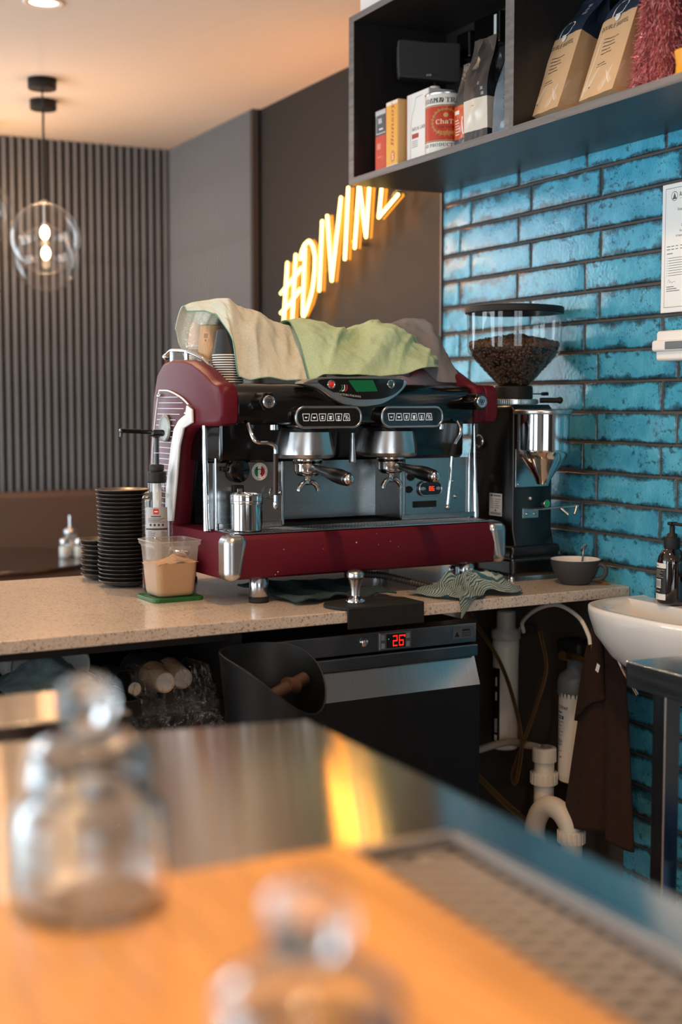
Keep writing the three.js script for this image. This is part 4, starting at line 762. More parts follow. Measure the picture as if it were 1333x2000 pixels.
// ribbed hose under the machine
{
  const P = [[0.30, 0.935, -0.14], [0.36, 0.935, -0.07], [0.41, 0.922, -0.03], [0.45, 0.910, 0.0], [0.47, 0.909, 0.005]], g = [tube(P.map(vecA), 0.0075, 60, 10)], c = new THREE.CatmullRomCurve3(P.map(vec));
  for (let i = 0; i <= 34; i++) { const p = c.getPointAt(i / 34), d = c.getTangentAt(i / 34), r = new THREE.TorusGeometry(0.0078, 0.0016, 6, 16); r.applyQuaternion(new THREE.Quaternion().setFromUnitVectors(new THREE.Vector3(0, 0, 1), d)); g.push(r.translate(p.x, p.y, p.z)); }
  const m = solo('drain_hose', g, std(0x2e2d2c, 0.5), 'ribbed black drain hose below the coffee machine', 'hose'); m.position.set(...F(0, 0, 0)); m.rotation.y = TURN;
}
function vecA(p) { return p; }
{
  const m = solo('supply_hose', tube([[0.690, 1.16, -0.20], [0.698, 1.15, -0.17], [0.703, 1.12, -0.16], [0.703, 1.0, -0.17], [0.702, 0.906, -0.19]], 0.006, 60, 10), M.steel, 'grey supply hose rising between coffee machine and grinder', 'hose'); m.position.set(...F(0, 0, 0)); m.rotation.y = TURN;
}

// ---------------------------------------------------------------- coffee grinder
{
  const t = inF('coffee_grinder', 'tall black coffee grinder with a clear bean hopper', 'grinder', 0.797, 0.9, -0.13);
  const gm = (n, geo, mat, par = t) => { const g = Array.isArray(geo) ? join(geo) : geo; g.translate(-0.797, -0.9, 0.13); return mesh(n, g, mat, par); };
  const bodyMat = phys({ color: 0x0b0c0e, roughness: 0.3, clearcoat: 0.35, clearcoatRoughness: 0.2 });
  const body = gm('body', [creased(profS([[-0.05, 1.03], [-0.05, 1.335], [-0.062, 1.347], [-0.20, 1.347], [-0.222, 1.335], [-0.232, 1.29], [-0.262, 1.06], [-0.275, 1.0], [-0.285, 0.95], [-0.03, 0.95], [-0.036, 0.985]], 0.735, 0.866, 0.010, 4), 0.7)], bodyMat);
  gm('base', [at(rbox(0.176, 0.05, 0.29, 0.012, 3), 0.80, 0.937, -0.162), at(rbox(0.158, 0.036, 0.268, 0.01, 3), 0.80, 0.972, -0.163)], bodyMat);
  for (const [s, w] of [[0.722, -0.03], [0.878, -0.03], [0.722, -0.295], [0.878, -0.295]]) gm('foot', [at(lathe([[0, 0], [0.0085, 0], [0.009, 0.001], [0.009, 0.0125], [0, 0.0125]], 20), s, 0.9, w)], M.satin);
  gm('foot_column', [rod([0.722, 0.9125, -0.03], [0.724, 0.97, -0.033], 0.0085, 0.007), rod([0.878, 0.9125, -0.03], [0.876, 0.97, -0.033], 0.0085, 0.007)], bodyMat);
  for (const y of [1.228, 1.218, 1.208]) gm('vent_groove', at(rbox(0.0012, 0.0035, 0.045, 0.0005), 0.7347, y, -0.205), M.rubber, body);
  const ringL = gm('maker_badge', at(lathe([[0, 0.002], [0.0125, 0.002], [0.0135, 0.0045], [0.0165, 0.0045], [0.0175, 0]], 32), 0.735, 1.252, -0.192, 0, 0, Math.PI / 2), M.chrome, body);
  gm('badge_face', at(new THREE.CircleGeometry(0.0125, 28), 0.7325, 1.252, -0.192, 0, -Math.PI / 2), std(0x55585c, 0.5, 0.6), ringL);
  const lab = canvasTex(160, 192, (x) => { x.fillStyle = '#c4ced2'; x.fillRect(0, 0, 160, 192); x.fillStyle = '#1c2226'; x.fillRect(14, 12, 26, 14); x.fillRect(50, 15, 94, 8); for (let i = 0; i < 5; i++) { x.fillRect(14, 48 + i * 18, 40, 4); x.fillRect(70, 48 + i * 18, 72 - (i * 13) % 30, 4); } x.beginPath(); x.moveTo(78, 132); x.lineTo(90, 152); x.lineTo(66, 152); x.fill(); for (let i = 0; i < 34; i++) x.fillRect(12 + i * 4, 162, 1 + (i * 7) % 3, 20); });
  gm('rating_label', at(new THREE.PlaneGeometry(0.055, 0.058), 0.7342, 1.09, -0.118, 0, -Math.PI / 2), std(0xffffff, 0.5, 0, { map: lab }), body);
  // front fittings
  const plate = gm('chute_plate', bx(0.744, 0.85, 1.138, 1.235, -0.0498, -0.047, 0.001), M.steel);
  for (const [s, y] of [[0.752, 1.145], [0.842, 1.145]]) gm('screw', at(new THREE.SphereGeometry(0.003, 10, 8), s, y, -0.0465), M.chrome, plate);
  gm('screw_cap', at(new THREE.SphereGeometry(0.006, 14, 10), 0.792, 1.108, -0.048), M.satin);
  const btn = gm('power_button', at(lathe([[0.0075, 0.004], [0.0095, 0.005], [0.0105, 0.003], [0.0105, 0]], 28), 0.845, 1.093, -0.05, Math.PI / 2), M.chrome);
  gm('button_lamp', at(new THREE.CircleGeometry(0.0078, 24), 0.845, 1.093, -0.0462), lamp(0x0f9a56, 0.45), btn);
  gm('portafilter_fork', [bx(0.768, 0.818, 1.058, 1.083, -0.05, -0.047, 0.001), at(rbox(0.05, 0.0025, 0.05, 0.001), 0.793, 1.0835, -0.024), tube([[0.80, 1.0835, -0.01], [0.85, 1.086, 0.0], [0.895, 1.089, 0.008], [0.90, 1.088, 0.012]], 0.0028, 30, 8), tube([[0.895, 1.088, 0.012], [0.884, 1.068, 0.016]], 0.0035, 10, 8), tube([[0.85, 1.084, 0.004], [0.862, 1.068, 0.02]], 0.0045, 10, 8)], M.satin);
  for (const s of [0.781, 0.805]) gm('bolt', at(new THREE.SphereGeometry(0.0048, 14, 10).scale(1, 1, 0.6), s, 1.069, -0.0465), M.chrome);
  // dosing funnel
  const fun = gm('dosing_funnel', [at(lathe([[0.014, 0], [0.0155, 0.001], [0.022, 0.016], [0.056, 0.064], [0.0645, 0.078], [0.066, 0.088], [0.066, 0.175], [0.0645, 0.175], [0.0645, 0.088], [0.055, 0.066], [0.012, 0.004]], 48), 0.780, 1.148, 0.0175)], M.chrome);
  gm('funnel_lid', at(lathe([[0, 0.012], [0.066, 0.0125], [0.0715, 0.0115], [0.0725, 0.008], [0.0725, 0.0015], [0.0705, 0], [0, 0]], 48), 0.780, 1.323, 0.0175), M.satin, fun);
  // adjustment collar, neck and hopper
  const teeth = []; for (let i = 0; i < 72; i++) { const a = (i / 72) * Math.PI * 2; teeth.push(at(new THREE.BoxGeometry(0.0034, 0.0105, 0.0026), 0.797 + Math.cos(a) * 0.0625, 1.3545, -0.13 + Math.sin(a) * 0.0625, 0, -a, 0)); }
  gm('adjustment_collar', [at(lathe([[0, 0], [0.061, 0], [0.0615, 0.001], [0.0615, 0.0125], [0.0605, 0.014], [0, 0.014]], 48), 0.797, 1.3475, -0.13), ...teeth], M.satin);
  gm('collar_knob', [rod([0.86, 1.358, -0.10], [0.905, 1.358, -0.075], 0.007), at(new THREE.SphereGeometry(0.009, 14, 10), 0.905, 1.358, -0.075), rod([0.83, 1.375, -0.12], [0.875, 1.375, -0.11], 0.0016), at(rbox(0.02, 0.009, 0.009, 0.002), 0.882, 1.375, -0.108)], M.blackMatt);
  gm('hopper_neck', at(lathe([[0, 0], [0.048, 0], [0.0495, 0.002], [0.0495, 0.03], [0.0465, 0.034], [0, 0.034]], 40), 0.797, 1.3615, -0.13), M.blackMatt);
  const hop = gm('bean_hopper', at(lathe([[0.041, 0], [0.0425, 0.004], [0.112, 0.078], [0.1185, 0.088], [0.1205, 0.1], [0.1225, 0.19]], 64), 0.797, 1.395, -0.13), M.clearPlastic);
  gm('hopper_lid', at(lathe([[0.121, -0.004], [0.1262, -0.0045], [0.1272, -0.002], [0.1272, 0.010], [0.1245, 0.0125], [0.09, 0.0165], [0, 0.0175]], 64), 0.797, 1.585, -0.13), M.blackMatt, hop);
}
// coffee beans filling the hopper
{
  const c = F(0.797, 1.395, -0.13), R = (y) => (y < 0.078 ? lerp(0.0405, 0.1095, y / 0.078) : y < 0.1 ? lerp(0.1095, 0.1175, (y - 0.078) / 0.022) : 0.1185), topY = (x, z) => 0.112 + 0.012 * Math.cos(Math.hypot(x, z) * 20) + 0.014 * smooth(-0.12, 0.08, -z + 0.6 * x) * 0.8 + 0.006 * (fbm(x * 40 + 5, z * 40, 2) - 0.5);
  const core = lathe([[0, 0.0], [0.033, 0.0], [0.0365, 0.004], [0.1035, 0.078], [0.110, 0.09], [0.110, 0.1], [0, 0.108]], 40).translate(...c);
  const m0 = solo('coffee_beans', core, std(0x1a0d07, 0.6), 'dark roasted coffee beans filling the clear grinder hopper', 'coffee beans'); m0.userData.kind = 'stuff';
  const bean = new THREE.SphereGeometry(1, 10, 8), bp = bean.attributes.position;
  for (let i = 0; i < bp.count; i++) { let y = bp.getY(i), x = bp.getX(i), z = bp.getZ(i); if (y < 0) y *= 0.45; else if (Math.abs(z) < 0.25) y *= 0.86; bp.setXYZ(i, x * 0.0052, y * 0.0036, z * 0.0038); }
  bean.computeVertexNormals();
  const N = 3600, inst = new THREE.InstancedMesh(bean, std(0xffffff, 0.38), N), q = new THREE.Quaternion(), e = new THREE.Euler(), mt = new THREE.Matrix4(), col = new THREE.Color(), one = new THREE.Vector3(1, 1, 1);
  for (let i = 0; i < N; i++) {
    let x, y, z; const a = rnd() * Math.PI * 2;
    if (i < 2300) { y = 0.003 + Math.pow(rnd(), 0.8) * 0.125; const r = R(y) - 0.0055 - rnd() * 0.004; x = Math.cos(a) * r; z = Math.sin(a) * r; const lim = topY(x, z); if (y > lim) y = lim - rnd() * 0.01; } else { const r = Math.sqrt(rnd()) * 0.112; x = Math.cos(a) * r; z = Math.sin(a) * r; y = topY(x, z) - rnd() * 0.008; }
    e.set(rr(-1.5, 1.5), rnd() * 6.28, rr(-1.5, 1.5)); q.setFromEuler(e); mt.compose(new THREE.Vector3(c[0] + x, c[1] + y, c[2] + z), q, one.setScalar(rr(0.9, 1.12))); inst.setMatrixAt(i, mt);
    const k = rr(0.6, 1.25); inst.setColorAt(i, col.setRGB(0.105 * k, 0.048 * k, 0.024 * k));
  }
  inst.name = 'bean'; inst.userData.kind = 'stuff'; inst.castShadow = inst.receiveShadow = true; m0.add(inst);
}
// ---------------------------------------------------------------- mug, spoon, wooden stick
{
  const t = inF('coffee_mug', 'dark grey coffee mug with white inside at the counter end', 'mug', 0.838, 0.9, 0.078);
  mesh('body', lathe([[0, 0], [0.032, 0], [0.035, 0.001], [0.041, 0.008], [0.053, 0.027], [0.0595, 0.045], [0.0625, 0.0605], [0.0622, 0.0625]], 48), std(0x39383a, 0.6), t);
  mesh('lining', lathe([[0.0622, 0.0625], [0.0612, 0.0632], [0.060, 0.0615], [0.0565, 0.043], [0.050, 0.026], [0.038, 0.010], [0, 0.006]], 48), M.porcelain, t);
  mesh('handle', at(tube([[0.052, 0.048, 0], [0.068, 0.052, 0], [0.079, 0.044, 0], [0.078, 0.028, 0], [0.066, 0.017, 0], [0.046, 0.0135, 0]], 0.0055, 50, 12).scale(1, 1, 1.15), 0, 0, 0, 0, -1.05, 0), std(0x39383a, 0.6), t);
  const sp = inF('teaspoon', 'steel teaspoon standing in the dark grey mug', 'spoon', 0.838, 0.908, 0.078);
  mesh('handle', [tube([[0.004, 0.004, 0.01], [0.018, 0.03, 0.002], [0.034, 0.060, -0.012], [0.043, 0.083, -0.02]], 0.0026, 40, 8), at(new THREE.TorusGeometry(0.0048, 0.0016, 8, 20).scale(0.9, 1.9, 1), 0.0425, 0.078, -0.0195, 0.3, -0.5, -0.45)], M.darkSteel, sp);
  mesh('bowl', at(new THREE.SphereGeometry(0.011, 16, 10).scale(0.75, 0.25, 1.3), 0.0, 0.002, 0.016, 0.5), M.darkSteel, sp);
}
{
  const m = solo('wooden_strip', [bx(-0.045, 0.045, 0, 0.0055, -0.006, 0.006, 0.001)], std(0xa9702f, 0.6), 'short wooden strip lying against the tiles beside the mug', 'wooden strip');
  m.position.set(2.108, 0.9003, -2.70); m.rotation.y = Math.PI / 2 - 0.1;
}

// ---------------------------------------------------------------- things on the wall cabinets
const SHY = SY0 + SB + 0.0004;
// loudspeaker facing along the counter
{
  const t = thing('loudspeaker', 'small grey loudspeaker on a bracket inside the wall cabinet', 'speaker', [1.963, 2.303, -3.30], -0.28);
  const grille = grey(128, 128, (u, v, x, y) => 0.5 + 0.5 * ((x % 4 < 2) ^ (y % 4 < 2) ? 0.6 : -0.6)); grille.repeat.set(30, 30);
  mesh('case', at(ext(smoothShape([[-0.09, -0.040], [-0.078, -0.051], [0.0, -0.054], [0.086, -0.058], [0.094, -0.048], [0.094, 0.046], [0.084, 0.055], [0.0, 0.054], [-0.078, 0.057], [-0.092, 0.045]]), 0.03, 0.012, 4).scale(0.9, 0.86, 1), 0.004, 0, -0.052), M.blackMatt, t);
  const gr = mesh('grille', at(ext(smoothShape([[-0.086, -0.038], [-0.075, -0.047], [0.0, -0.050], [0.082, -0.054], [0.090, -0.045], [0.090, 0.043], [0.081, 0.051], [0.0, 0.050], [-0.075, 0.053], [-0.088, 0.042]]), 0.005, 0.004, 3), 0, 0, -0.004), std(0x3c3c3e, 0.85, 0, { bumpMap: grille, bumpScale: 0.0008 }), t);
  mesh('name_mark', at(new THREE.PlaneGeometry(0.022, 0.009), 0.0, -0.0405, 0.0062), std(0xffffff, 0.5, 0, { map: canvasTex(96, 40, (x) => { x.fillStyle = '#28282a'; x.fillRect(0, 0, 96, 40); x.fillStyle = '#d6cfc8'; x.font = 'bold 32px sans-serif'; x.textAlign = 'center'; x.fillText('polk', 48, 29); }) }), gr);
  mesh('bracket', rod([0.05, 0, -0.055], [0.135, 0.02, -0.08], 0.012), M.blackMatt, t);
  mesh('speaker_wire', tube([[0.03, -0.05, -0.04], [0.035, -0.12, -0.05], [0.06, -0.25, -0.06], [0.08, -0.304, -0.06]], 0.0028, 30, 8), M.rubber, t);
}
{
  const t = thing('network_box', 'black network box with a pale light strip on the cabinet back', 'network box', [2.092, 2.375, -3.20], 0);
  mesh('case', [at(rbox(0.03, 0.085, 0.13, 0.004, 2), 0.012, 0.0, 0.0), at(rbox(0.04, 0.075, 0.07, 0.006, 3), 0.0, -0.02, -0.095)], M.blackGloss, t);
  mesh('status_strip', at(new THREE.BoxGeometry(0.0012, 0.056, 0.011), -0.0036, 0.006, 0.045), std(0xdfe4e4, 0.4, 0), t);
  mesh('cable', tube([[0.0, -0.05, -0.08], [0.0, -0.1, -0.085], [0.005, -0.2, -0.08], [0.005, -0.372, -0.07]], 0.003, 40, 8), M.rubber, t);
}
// cartons
function carton(x, z, w, d, h, turn, top, label, draw, cap) {
  const t = thing('drink_carton', label, 'carton', [x, SHY, z], turn);
  const tex = canvasTex(256, 512, draw), plain = std(top, 0.5);
  mesh('box', at(rbox(d, h, w, 0.003, 2), 0, h / 2, 0), plain, t);
  mesh('printed_face', at(new THREE.PlaneGeometry(w - 0.004, h - 0.004), -d / 2 - 0.0006, h / 2, 0, 0, -Math.PI / 2), std(0xffffff, 0.45, 0, { map: tex }), t);
  if (cap) mesh('screw_cap', at(lathe([[0, 0.014], [0.013, 0.014], [0.0145, 0.011], [0.0145, 0], [0, 0]], 24), 0, h - 0.001, 0.02), M.white, t);
  return t;
}
carton(1.895, -3.375, 0.062, 0.085, 0.176, 0, 0xc63a1c, 'red and grey drink carton at the left of the cabinet', (x, w, h) => {
  x.fillStyle = '#c8401f'; x.fillRect(0, 0, w, h); x.fillStyle = '#b9bec0'; x.fillRect(0, 0, w, 40); x.fillStyle = '#4a5156'; x.fillRect(0, 40, w, 170); x.strokeStyle = '#c9cdd0'; x.lineWidth = 8; x.strokeRect(24, 24, w, 166); x.fillStyle = '#e8e8e8'; x.font = 'bold 60px sans-serif'; x.fillText('MA', 70, 110); x.fillRect(90, 150, 100, 12); x.fillStyle = '#d78a74'; x.fillRect(40, 270, 90, 50); x.fillRect(50, 380, 110, 8);
});
carton(1.893, -3.306, 0.068, 0.085, 0.187, 0, 0xe0b070, 'yellow carton with orange script between the red and white cartons', (x, w, h) => {
  x.fillStyle = '#e6a93f'; x.fillRect(0, 0, w, h); x.fillStyle = '#e9e2d6'; x.fillRect(0, 0, w, 26); x.fillRect(0, h - 30, w, 30); x.save(); x.translate(150, 310); x.rotate(-Math.PI / 2); x.fillStyle = '#b5491c'; x.font = 'italic bold 92px serif'; x.fillText('Bonsoy', -40, 20); x.restore(); x.fillStyle = '#cf7c2c'; x.beginPath(); x.arc(150, 420, 46, 0, 7); x.fill(); x.fillStyle = '#f2e6d2'; x.font = 'bold 66px sans-serif'; x.fillText('S', 128, 444);
});
carton(1.915, -3.205, 0.118, 0.085, 0.193, 0, 0xe8e6e2, 'white milk carton with a screw cap beside the tin', (x, w, h) => {
  x.fillStyle = '#e9e7e4'; x.fillRect(0, 0, w, h); x.fillStyle = '#a33a30'; x.fillRect(0, 0, 6, h); x.strokeStyle = '#3a4a48'; x.lineWidth = 3; x.beginPath(); x.moveTo(190, 30); x.lineTo(110, 36); x.quadraticCurveTo(104, 90, 76, 140); x.quadraticCurveTo(52, 180, 50, 300); x.lineTo(48, 500); x.stroke(); x.fillStyle = '#3d3f40'; x.font = 'bold 34px sans-serif'; x.fillText('MILK LAB', 66, 270); x.fillStyle = '#a8382c'; x.fillRect(66, 292, 80, 34); x.fillStyle = '#8e8e8e'; for (let i = 0; i < 4; i++) x.fillRect(66, 342 + i * 14, 70, 6);
}, true);
// tea tin
{
  const t = thing('tea_tin', 'round red and white tea tin with gold wreath in the cabinet', 'tin', [1.888, SHY, -3.083], 0), R = 0.0545, H = 0.160;
  const tex = canvasTex(1024, 512, (x, w, h) => {
    x.fillStyle = '#e4e3dd'; x.fillRect(0, 0, w, h); x.fillStyle = '#c0361a'; x.fillRect(0, 110, w, 300); x.fillStyle = '#8a6a2c'; x.fillRect(0, 98, w, 10); x.fillRect(0, 412, w, 10);
    x.fillStyle = '#3a4444'; x.font = 'bold 58px serif'; for (const o of [-60, 452, 964]) x.fillText('CHA TRA MUE BRAND', o - 40, 78);
    x.font = 'bold 40px serif'; x.fillText('PRODUCT OF THAILAND', 420, 466); x.fillText('PRODUCT OF THAILAND', -90, 466);
    for (const cx of [560, 60, 1084]) {
      x.strokeStyle = '#a88a4a'; x.lineWidth = 11; x.beginPath(); x.arc(cx, 250, 112, 0, 7); x.stroke(); x.fillStyle = '#a88a4a'; for (let i = 0; i < 22; i++) { x.save(); x.translate(cx, 250); x.rotate(i * 0.2856); x.fillRect(100, -14, 30, 9); x.restore(); }
      x.fillStyle = '#e9d9b4'; x.font = 'bold 56px serif'; x.fillText('ChaTra', cx - 84, 268); x.font = 'bold 26px serif'; x.fillStyle = '#2c2a22'; x.fillText('Thai Tea Mix', cx - 70, 304); x.fillStyle = '#c9a55c'; x.font = 'bold 36px serif'; x.fillText('Products', cx - 66, 352); x.beginPath(); x.arc(cx, 190, 20, 0, 7); x.fill();
    }
    x.strokeStyle = '#a88a4a'; x.lineWidth = 9; x.beginPath(); x.moveTo(760, 120); x.quadraticCurveTo(720, 260, 800, 400); x.stroke(); x.fillStyle = '#e6e2de'; x.fillRect(640, 112, 104, 62); x.fillStyle = '#8a8a8a'; for (let i = 0; i < 4; i++) x.fillRect(654, 124 + i * 12, 76, 5);
  });
  const g = new THREE.CylinderGeometry(R, R, H - 0.012, 56, 1, true, -3.99, Math.PI * 2).translate(0, H / 2, 0);
  mesh('printed_body', g, phys({ map: tex, roughness: 0.22, metalness: 0.1, clearcoat: 0.5, clearcoatRoughness: 0.1 }), t);
  mesh('rims', [at(lathe([[0, 0], [R, 0], [R + 0.0012, 0.002], [R, 0.006]], 48), 0, 0, 0), at(lathe([[R, H - 0.006], [R + 0.0012, H - 0.002], [R, H], [R - 0.003, H - 0.002], [0, H - 0.002]], 48), 0, 0, 0)], M.satin, t);
}
// bags
function bagGeo(w, h, d, o = {}) {
  const { pinch = 0.62, wr = 1, sd = 0, lean = 0 } = o, nu = 8, nv = 22, P = [], UV = [], I = [];
  const D = (v) => d * (v < pinch ? 1 - 0.08 * Math.cos(v / pinch * 3.1) * 0.5 : lerp(1, 0.05, smooth(pinch, 1, v))), W = (v) => w * (1 - 0.04 * smooth(pinch, 1, v) + 0.015 * Math.sin(v * 5));
  const face = (fn, u0, u1) => { const b = P.length / 3; for (let i = 0; i <= nu; i++) for (let j = 0; j <= nv; j++) { P.push(...fn(i / nu * 2 - 1, j / nv)); UV.push(lerp(u0, u1, i / nu), j / nv); } for (let i = 0; i < nu; i++) for (let j = 0; j < nv; j++) { const a = b + i * (nv + 1) + j, c = a + nv + 1; I.push(a, c, c + 1, a, c + 1, a + 1); } };
  const n = (u, v, k) => (fbm(u * 3 + sd + k * 7, v * 7 + sd, 3) - 0.5) * 0.014 * wr * (0.3 + v);
  face((u, v) => [u * W(v) / 2, v * h, D(v) / 2 + 0.006 * (1 - u * u) * Math.sin(Math.PI * Math.min(v * 1.3, 1)) + n(u, v, 0) * (1 - u * u)], 0.0, 0.5);
  face((u, v) => [-u * W(v) / 2, v * h, -D(v) / 2 - 0.006 * (1 - u * u) * Math.sin(Math.PI * Math.min(v * 1.3, 1)) + n(u, v, 1) * (1 - u * u)], 0.5, 0.75);
  const gus = (s) => (u, v) => [s * (W(v) / 2 - (1 - Math.abs(u)) * (0.002 + 0.030 * smooth(pinch * 0.8, 1, v)) + n(u, v, s) * 0.5 * (1 - u * u)), v * h, -s * u * D(v) / 2];
  face(gus(1), 0.75, 1.0); face(gus(-1), 0.75, 1.0);
  // bottom
  const b = P.length / 3; for (const [x, z] of [[-1, -1], [1, -1], [1, 1], [-1, 1]]) { P.push(x * W(0) / 2, 0, z * D(0) / 2); UV.push(0.9, 0.02); } I.push(b, b + 1, b + 2, b, b + 2, b + 3);
  const g = new THREE.BufferGeometry(); g.setAttribute('position', new THREE.Float32BufferAttribute(P, 3)); g.setAttribute('uv', new THREE.Float32BufferAttribute(UV, 2)); g.setIndex(I); return toCreasedNormals(g.toNonIndexed(), 0.6);
}
const paperNoise = (x, w, h, a) => { for (let i = 0; i < 2600; i++) { x.fillStyle = `rgba(${rnd() < 0.5 ? '90,60,30' : '255,240,220'},${a})`; x.fillRect(rnd() * w, rnd() * h, 1 + rnd() * 6, 1); } };
const fern = (x, cx, cy, r, k) => { x.strokeStyle = 'rgba(244,240,232,0.75)'; x.lineWidth = 2; for (let i = 0; i < 26; i++) { const a = -0.4 + i * 0.03, l = r * (1 - i / 30); for (const s of [-1, 1]) { x.beginPath(); x.moveTo(cx + i * k * 2, cy - i * r / 13); x.lineTo(cx + i * k * 2 + s * l * 0.55, cy - i * r / 13 - l * 0.35); x.stroke(); } } };
const barrelTex = canvasTex(1024, 1024, (x, w, h) => {
  x.fillStyle = '#d2ab80'; x.fillRect(0, 0, w, h); paperNoise(x, w, h, 0.05); x.fillStyle = '#16293f'; x.fillRect(0, 0, w, 400);
  x.strokeStyle = '#e9e6e0'; x.lineWidth = 13; x.beginPath(); x.moveTo(150, 400); x.lineTo(150, 250); x.quadraticCurveTo(290, 240, 286, 320); x.quadraticCurveTo(282, 380, 190, 388); x.stroke();
  x.fillStyle = '#d9d6d0'; x.font = 'bold 38px sans-serif'; x.fillText('SEE', 250, 110); x.fillText('SIP', 250, 150); x.fillText('ATO', 250, 190);
  x.fillStyle = '#2d2722'; x.font = 'bold 52px sans-serif'; x.fillText('DOUBLE BARREL', 46, 500); for (let i = 0; i < 5; i++) x.fillRect(160, 580 + i * 28, 210 - (i * 53) % 80, 7); x.fillRect(150, 790, 150, 5); x.fillRect(150, 768, 120, 7); x.fillRect(92, 930, 26, 12);
  x.strokeStyle = 'rgba(246,243,236,0.85)'; x.lineWidth = 8; x.beginPath(); x.moveTo(30, 1000); x.quadraticCurveTo(50, 800, 120, 520); x.stroke(); fern(x, 60, 960, 90, 3); fern(x, 300, 1000, 90, 2); fern(x, 420, 960, 60, -2);
  fern(x, 830, 980, 150, 1); fern(x, 930, 940, 110, 2); fern(x, 700, 990, 100, 2);
});
const barrelMat = std(0xffffff, 0.7, 0, { map: barrelTex });
const bagG = bagGeo(0.128, 0.315, 0.078, { sd: 3 });
function barrelBag(x, z, yaw, leanBack, leanSide, label) {
  const t = thing('coffee_bag', label, 'coffee bag', [x, SHY + 0.078 / 2 * Math.sin(leanBack) * 0 + 0.001, z], 0, 'kraft coffee bags in the wall cabinet');
  t.rotation.set(0, 0, 0); t.rotation.order = 'YXZ'; t.rotation.y = yaw; t.rotation.x = -leanBack; t.rotation.z = leanSide; t.position.y += 0.039 * Math.sin(leanBack);
  mesh('paper_body', bagG, barrelMat, t);
  mesh('top_fold', at(rbox(0.118, 0.03, 0.006, 0.002), 0, 0.318, -0.004, -0.5), std(0x16293f, 0.7), t);
  mesh('valve', at(lathe([[0, 0.002], [0.008, 0.0015], [0.009, 0]], 20), 0, 0.185, 0.044, Math.PI / 2), std(0xe0ddd6, 0.5), t);
  return t;
}
barrelBag(1.905, -2.622, -Math.PI / 2 - 0.07, 0.36, 0.02, 'kraft coffee bag with a navy top next to the cabinet divider');
barrelBag(1.905, -2.425, -Math.PI / 2 - 0.07, 0.36, 0.02, 'kraft coffee bag with a navy top beside the pink tinsel tree');
function smallBag(x, z, yaw, w, h, d, mat, label, o, lean = 0) {
  const t = thing('coffee_pouch', label, 'coffee pouch', [x, SHY, z], 0); t.rotation.order = 'YXZ'; t.rotation.y = yaw; t.rotation.x = -lean;
  t.position.y += d / 2 * Math.sin(Math.abs(lean)); mesh('foil_body', bagGeo(w, h, d, o), mat, t); return t;
}
const foil = (draw) => phys({ map: canvasTex(512, 512, draw), roughness: 0.32, clearcoat: 0.4, clearcoatRoughness: 0.2 });
smallBag(1.905, -2.985, -Math.PI / 2 + 0.05, 0.072, 0.225, 0.055, foil((x, w, h) => { x.fillStyle = '#34373a'; x.fillRect(0, 0, w, h); x.fillStyle = '#cf4f1c'; x.fillRect(0, 250, 512, 190); x.fillStyle = '#efe5da'; x.fillRect(20, 278, 80, 22); for (let i = 0; i < 6; i++) x.fillRect(20, 330 + i * 16, 60 + (i * 31) % 50, 6); x.save(); x.translate(150, 420); x.rotate(-Math.PI / 2); x.fillRect(0, 0, 100, 14); x.restore(); x.fillStyle = '#b59a78'; for (let i = 0; i < 60; i++) x.fillRect(rnd() * 250, rnd() * 110, 6, 10); }), 'grey foil pouch with an orange label beside the tea tin', { sd: 5, pinch: 0.5, wr: 1.6 });
smallBag(1.885, -2.888, -Math.PI / 2 + 0.10, 0.092, 0.262, 0.065, foil((x, w, h) => { x.fillStyle = '#232427'; x.fillRect(0, 0, w, h); x.fillStyle = '#d8cfc0'; x.fillRect(0, 300, 512, 150); x.fillStyle = '#b59466'; x.fillRect(110, 330, 26, 6); x.fillStyle = '#cfd0d0'; x.font = 'bold 20px sans-serif'; x.fillText('II', 150, 235); x.fillText('XX', 190, 265); x.fillText('XII', 196, 290); x.strokeStyle = '#b9a283'; x.lineWidth = 3; for (let i = 0; i < 9; i++) { x.beginPath(); x.moveTo(60 + i * 9, 150); x.quadraticCurveTo(80 + i * 6, 120, 96, 90); x.stroke(); } }), 'black foil pouch with a cream label, middle of three pouches', { sd: 8, pinch: 0.52, wr: 1.8 });
smallBag(1.895, -2.775, -Math.PI / 2 + 0.25, 0.095, 0.215, 0.06, foil((x, w, h) => { x.fillStyle = '#5b6e7c'; x.fillRect(0, 0, w, h); x.fillStyle = '#43535e'; for (let i = 0; i < 40; i++) x.fillRect(90 + rnd() * 70, 250 + rnd() * 120, 12, 8); }), 'blue grey foil pouch against the cabinet divider', { sd: 12, pinch: 0.45, wr: 2.2 }, 0.1);
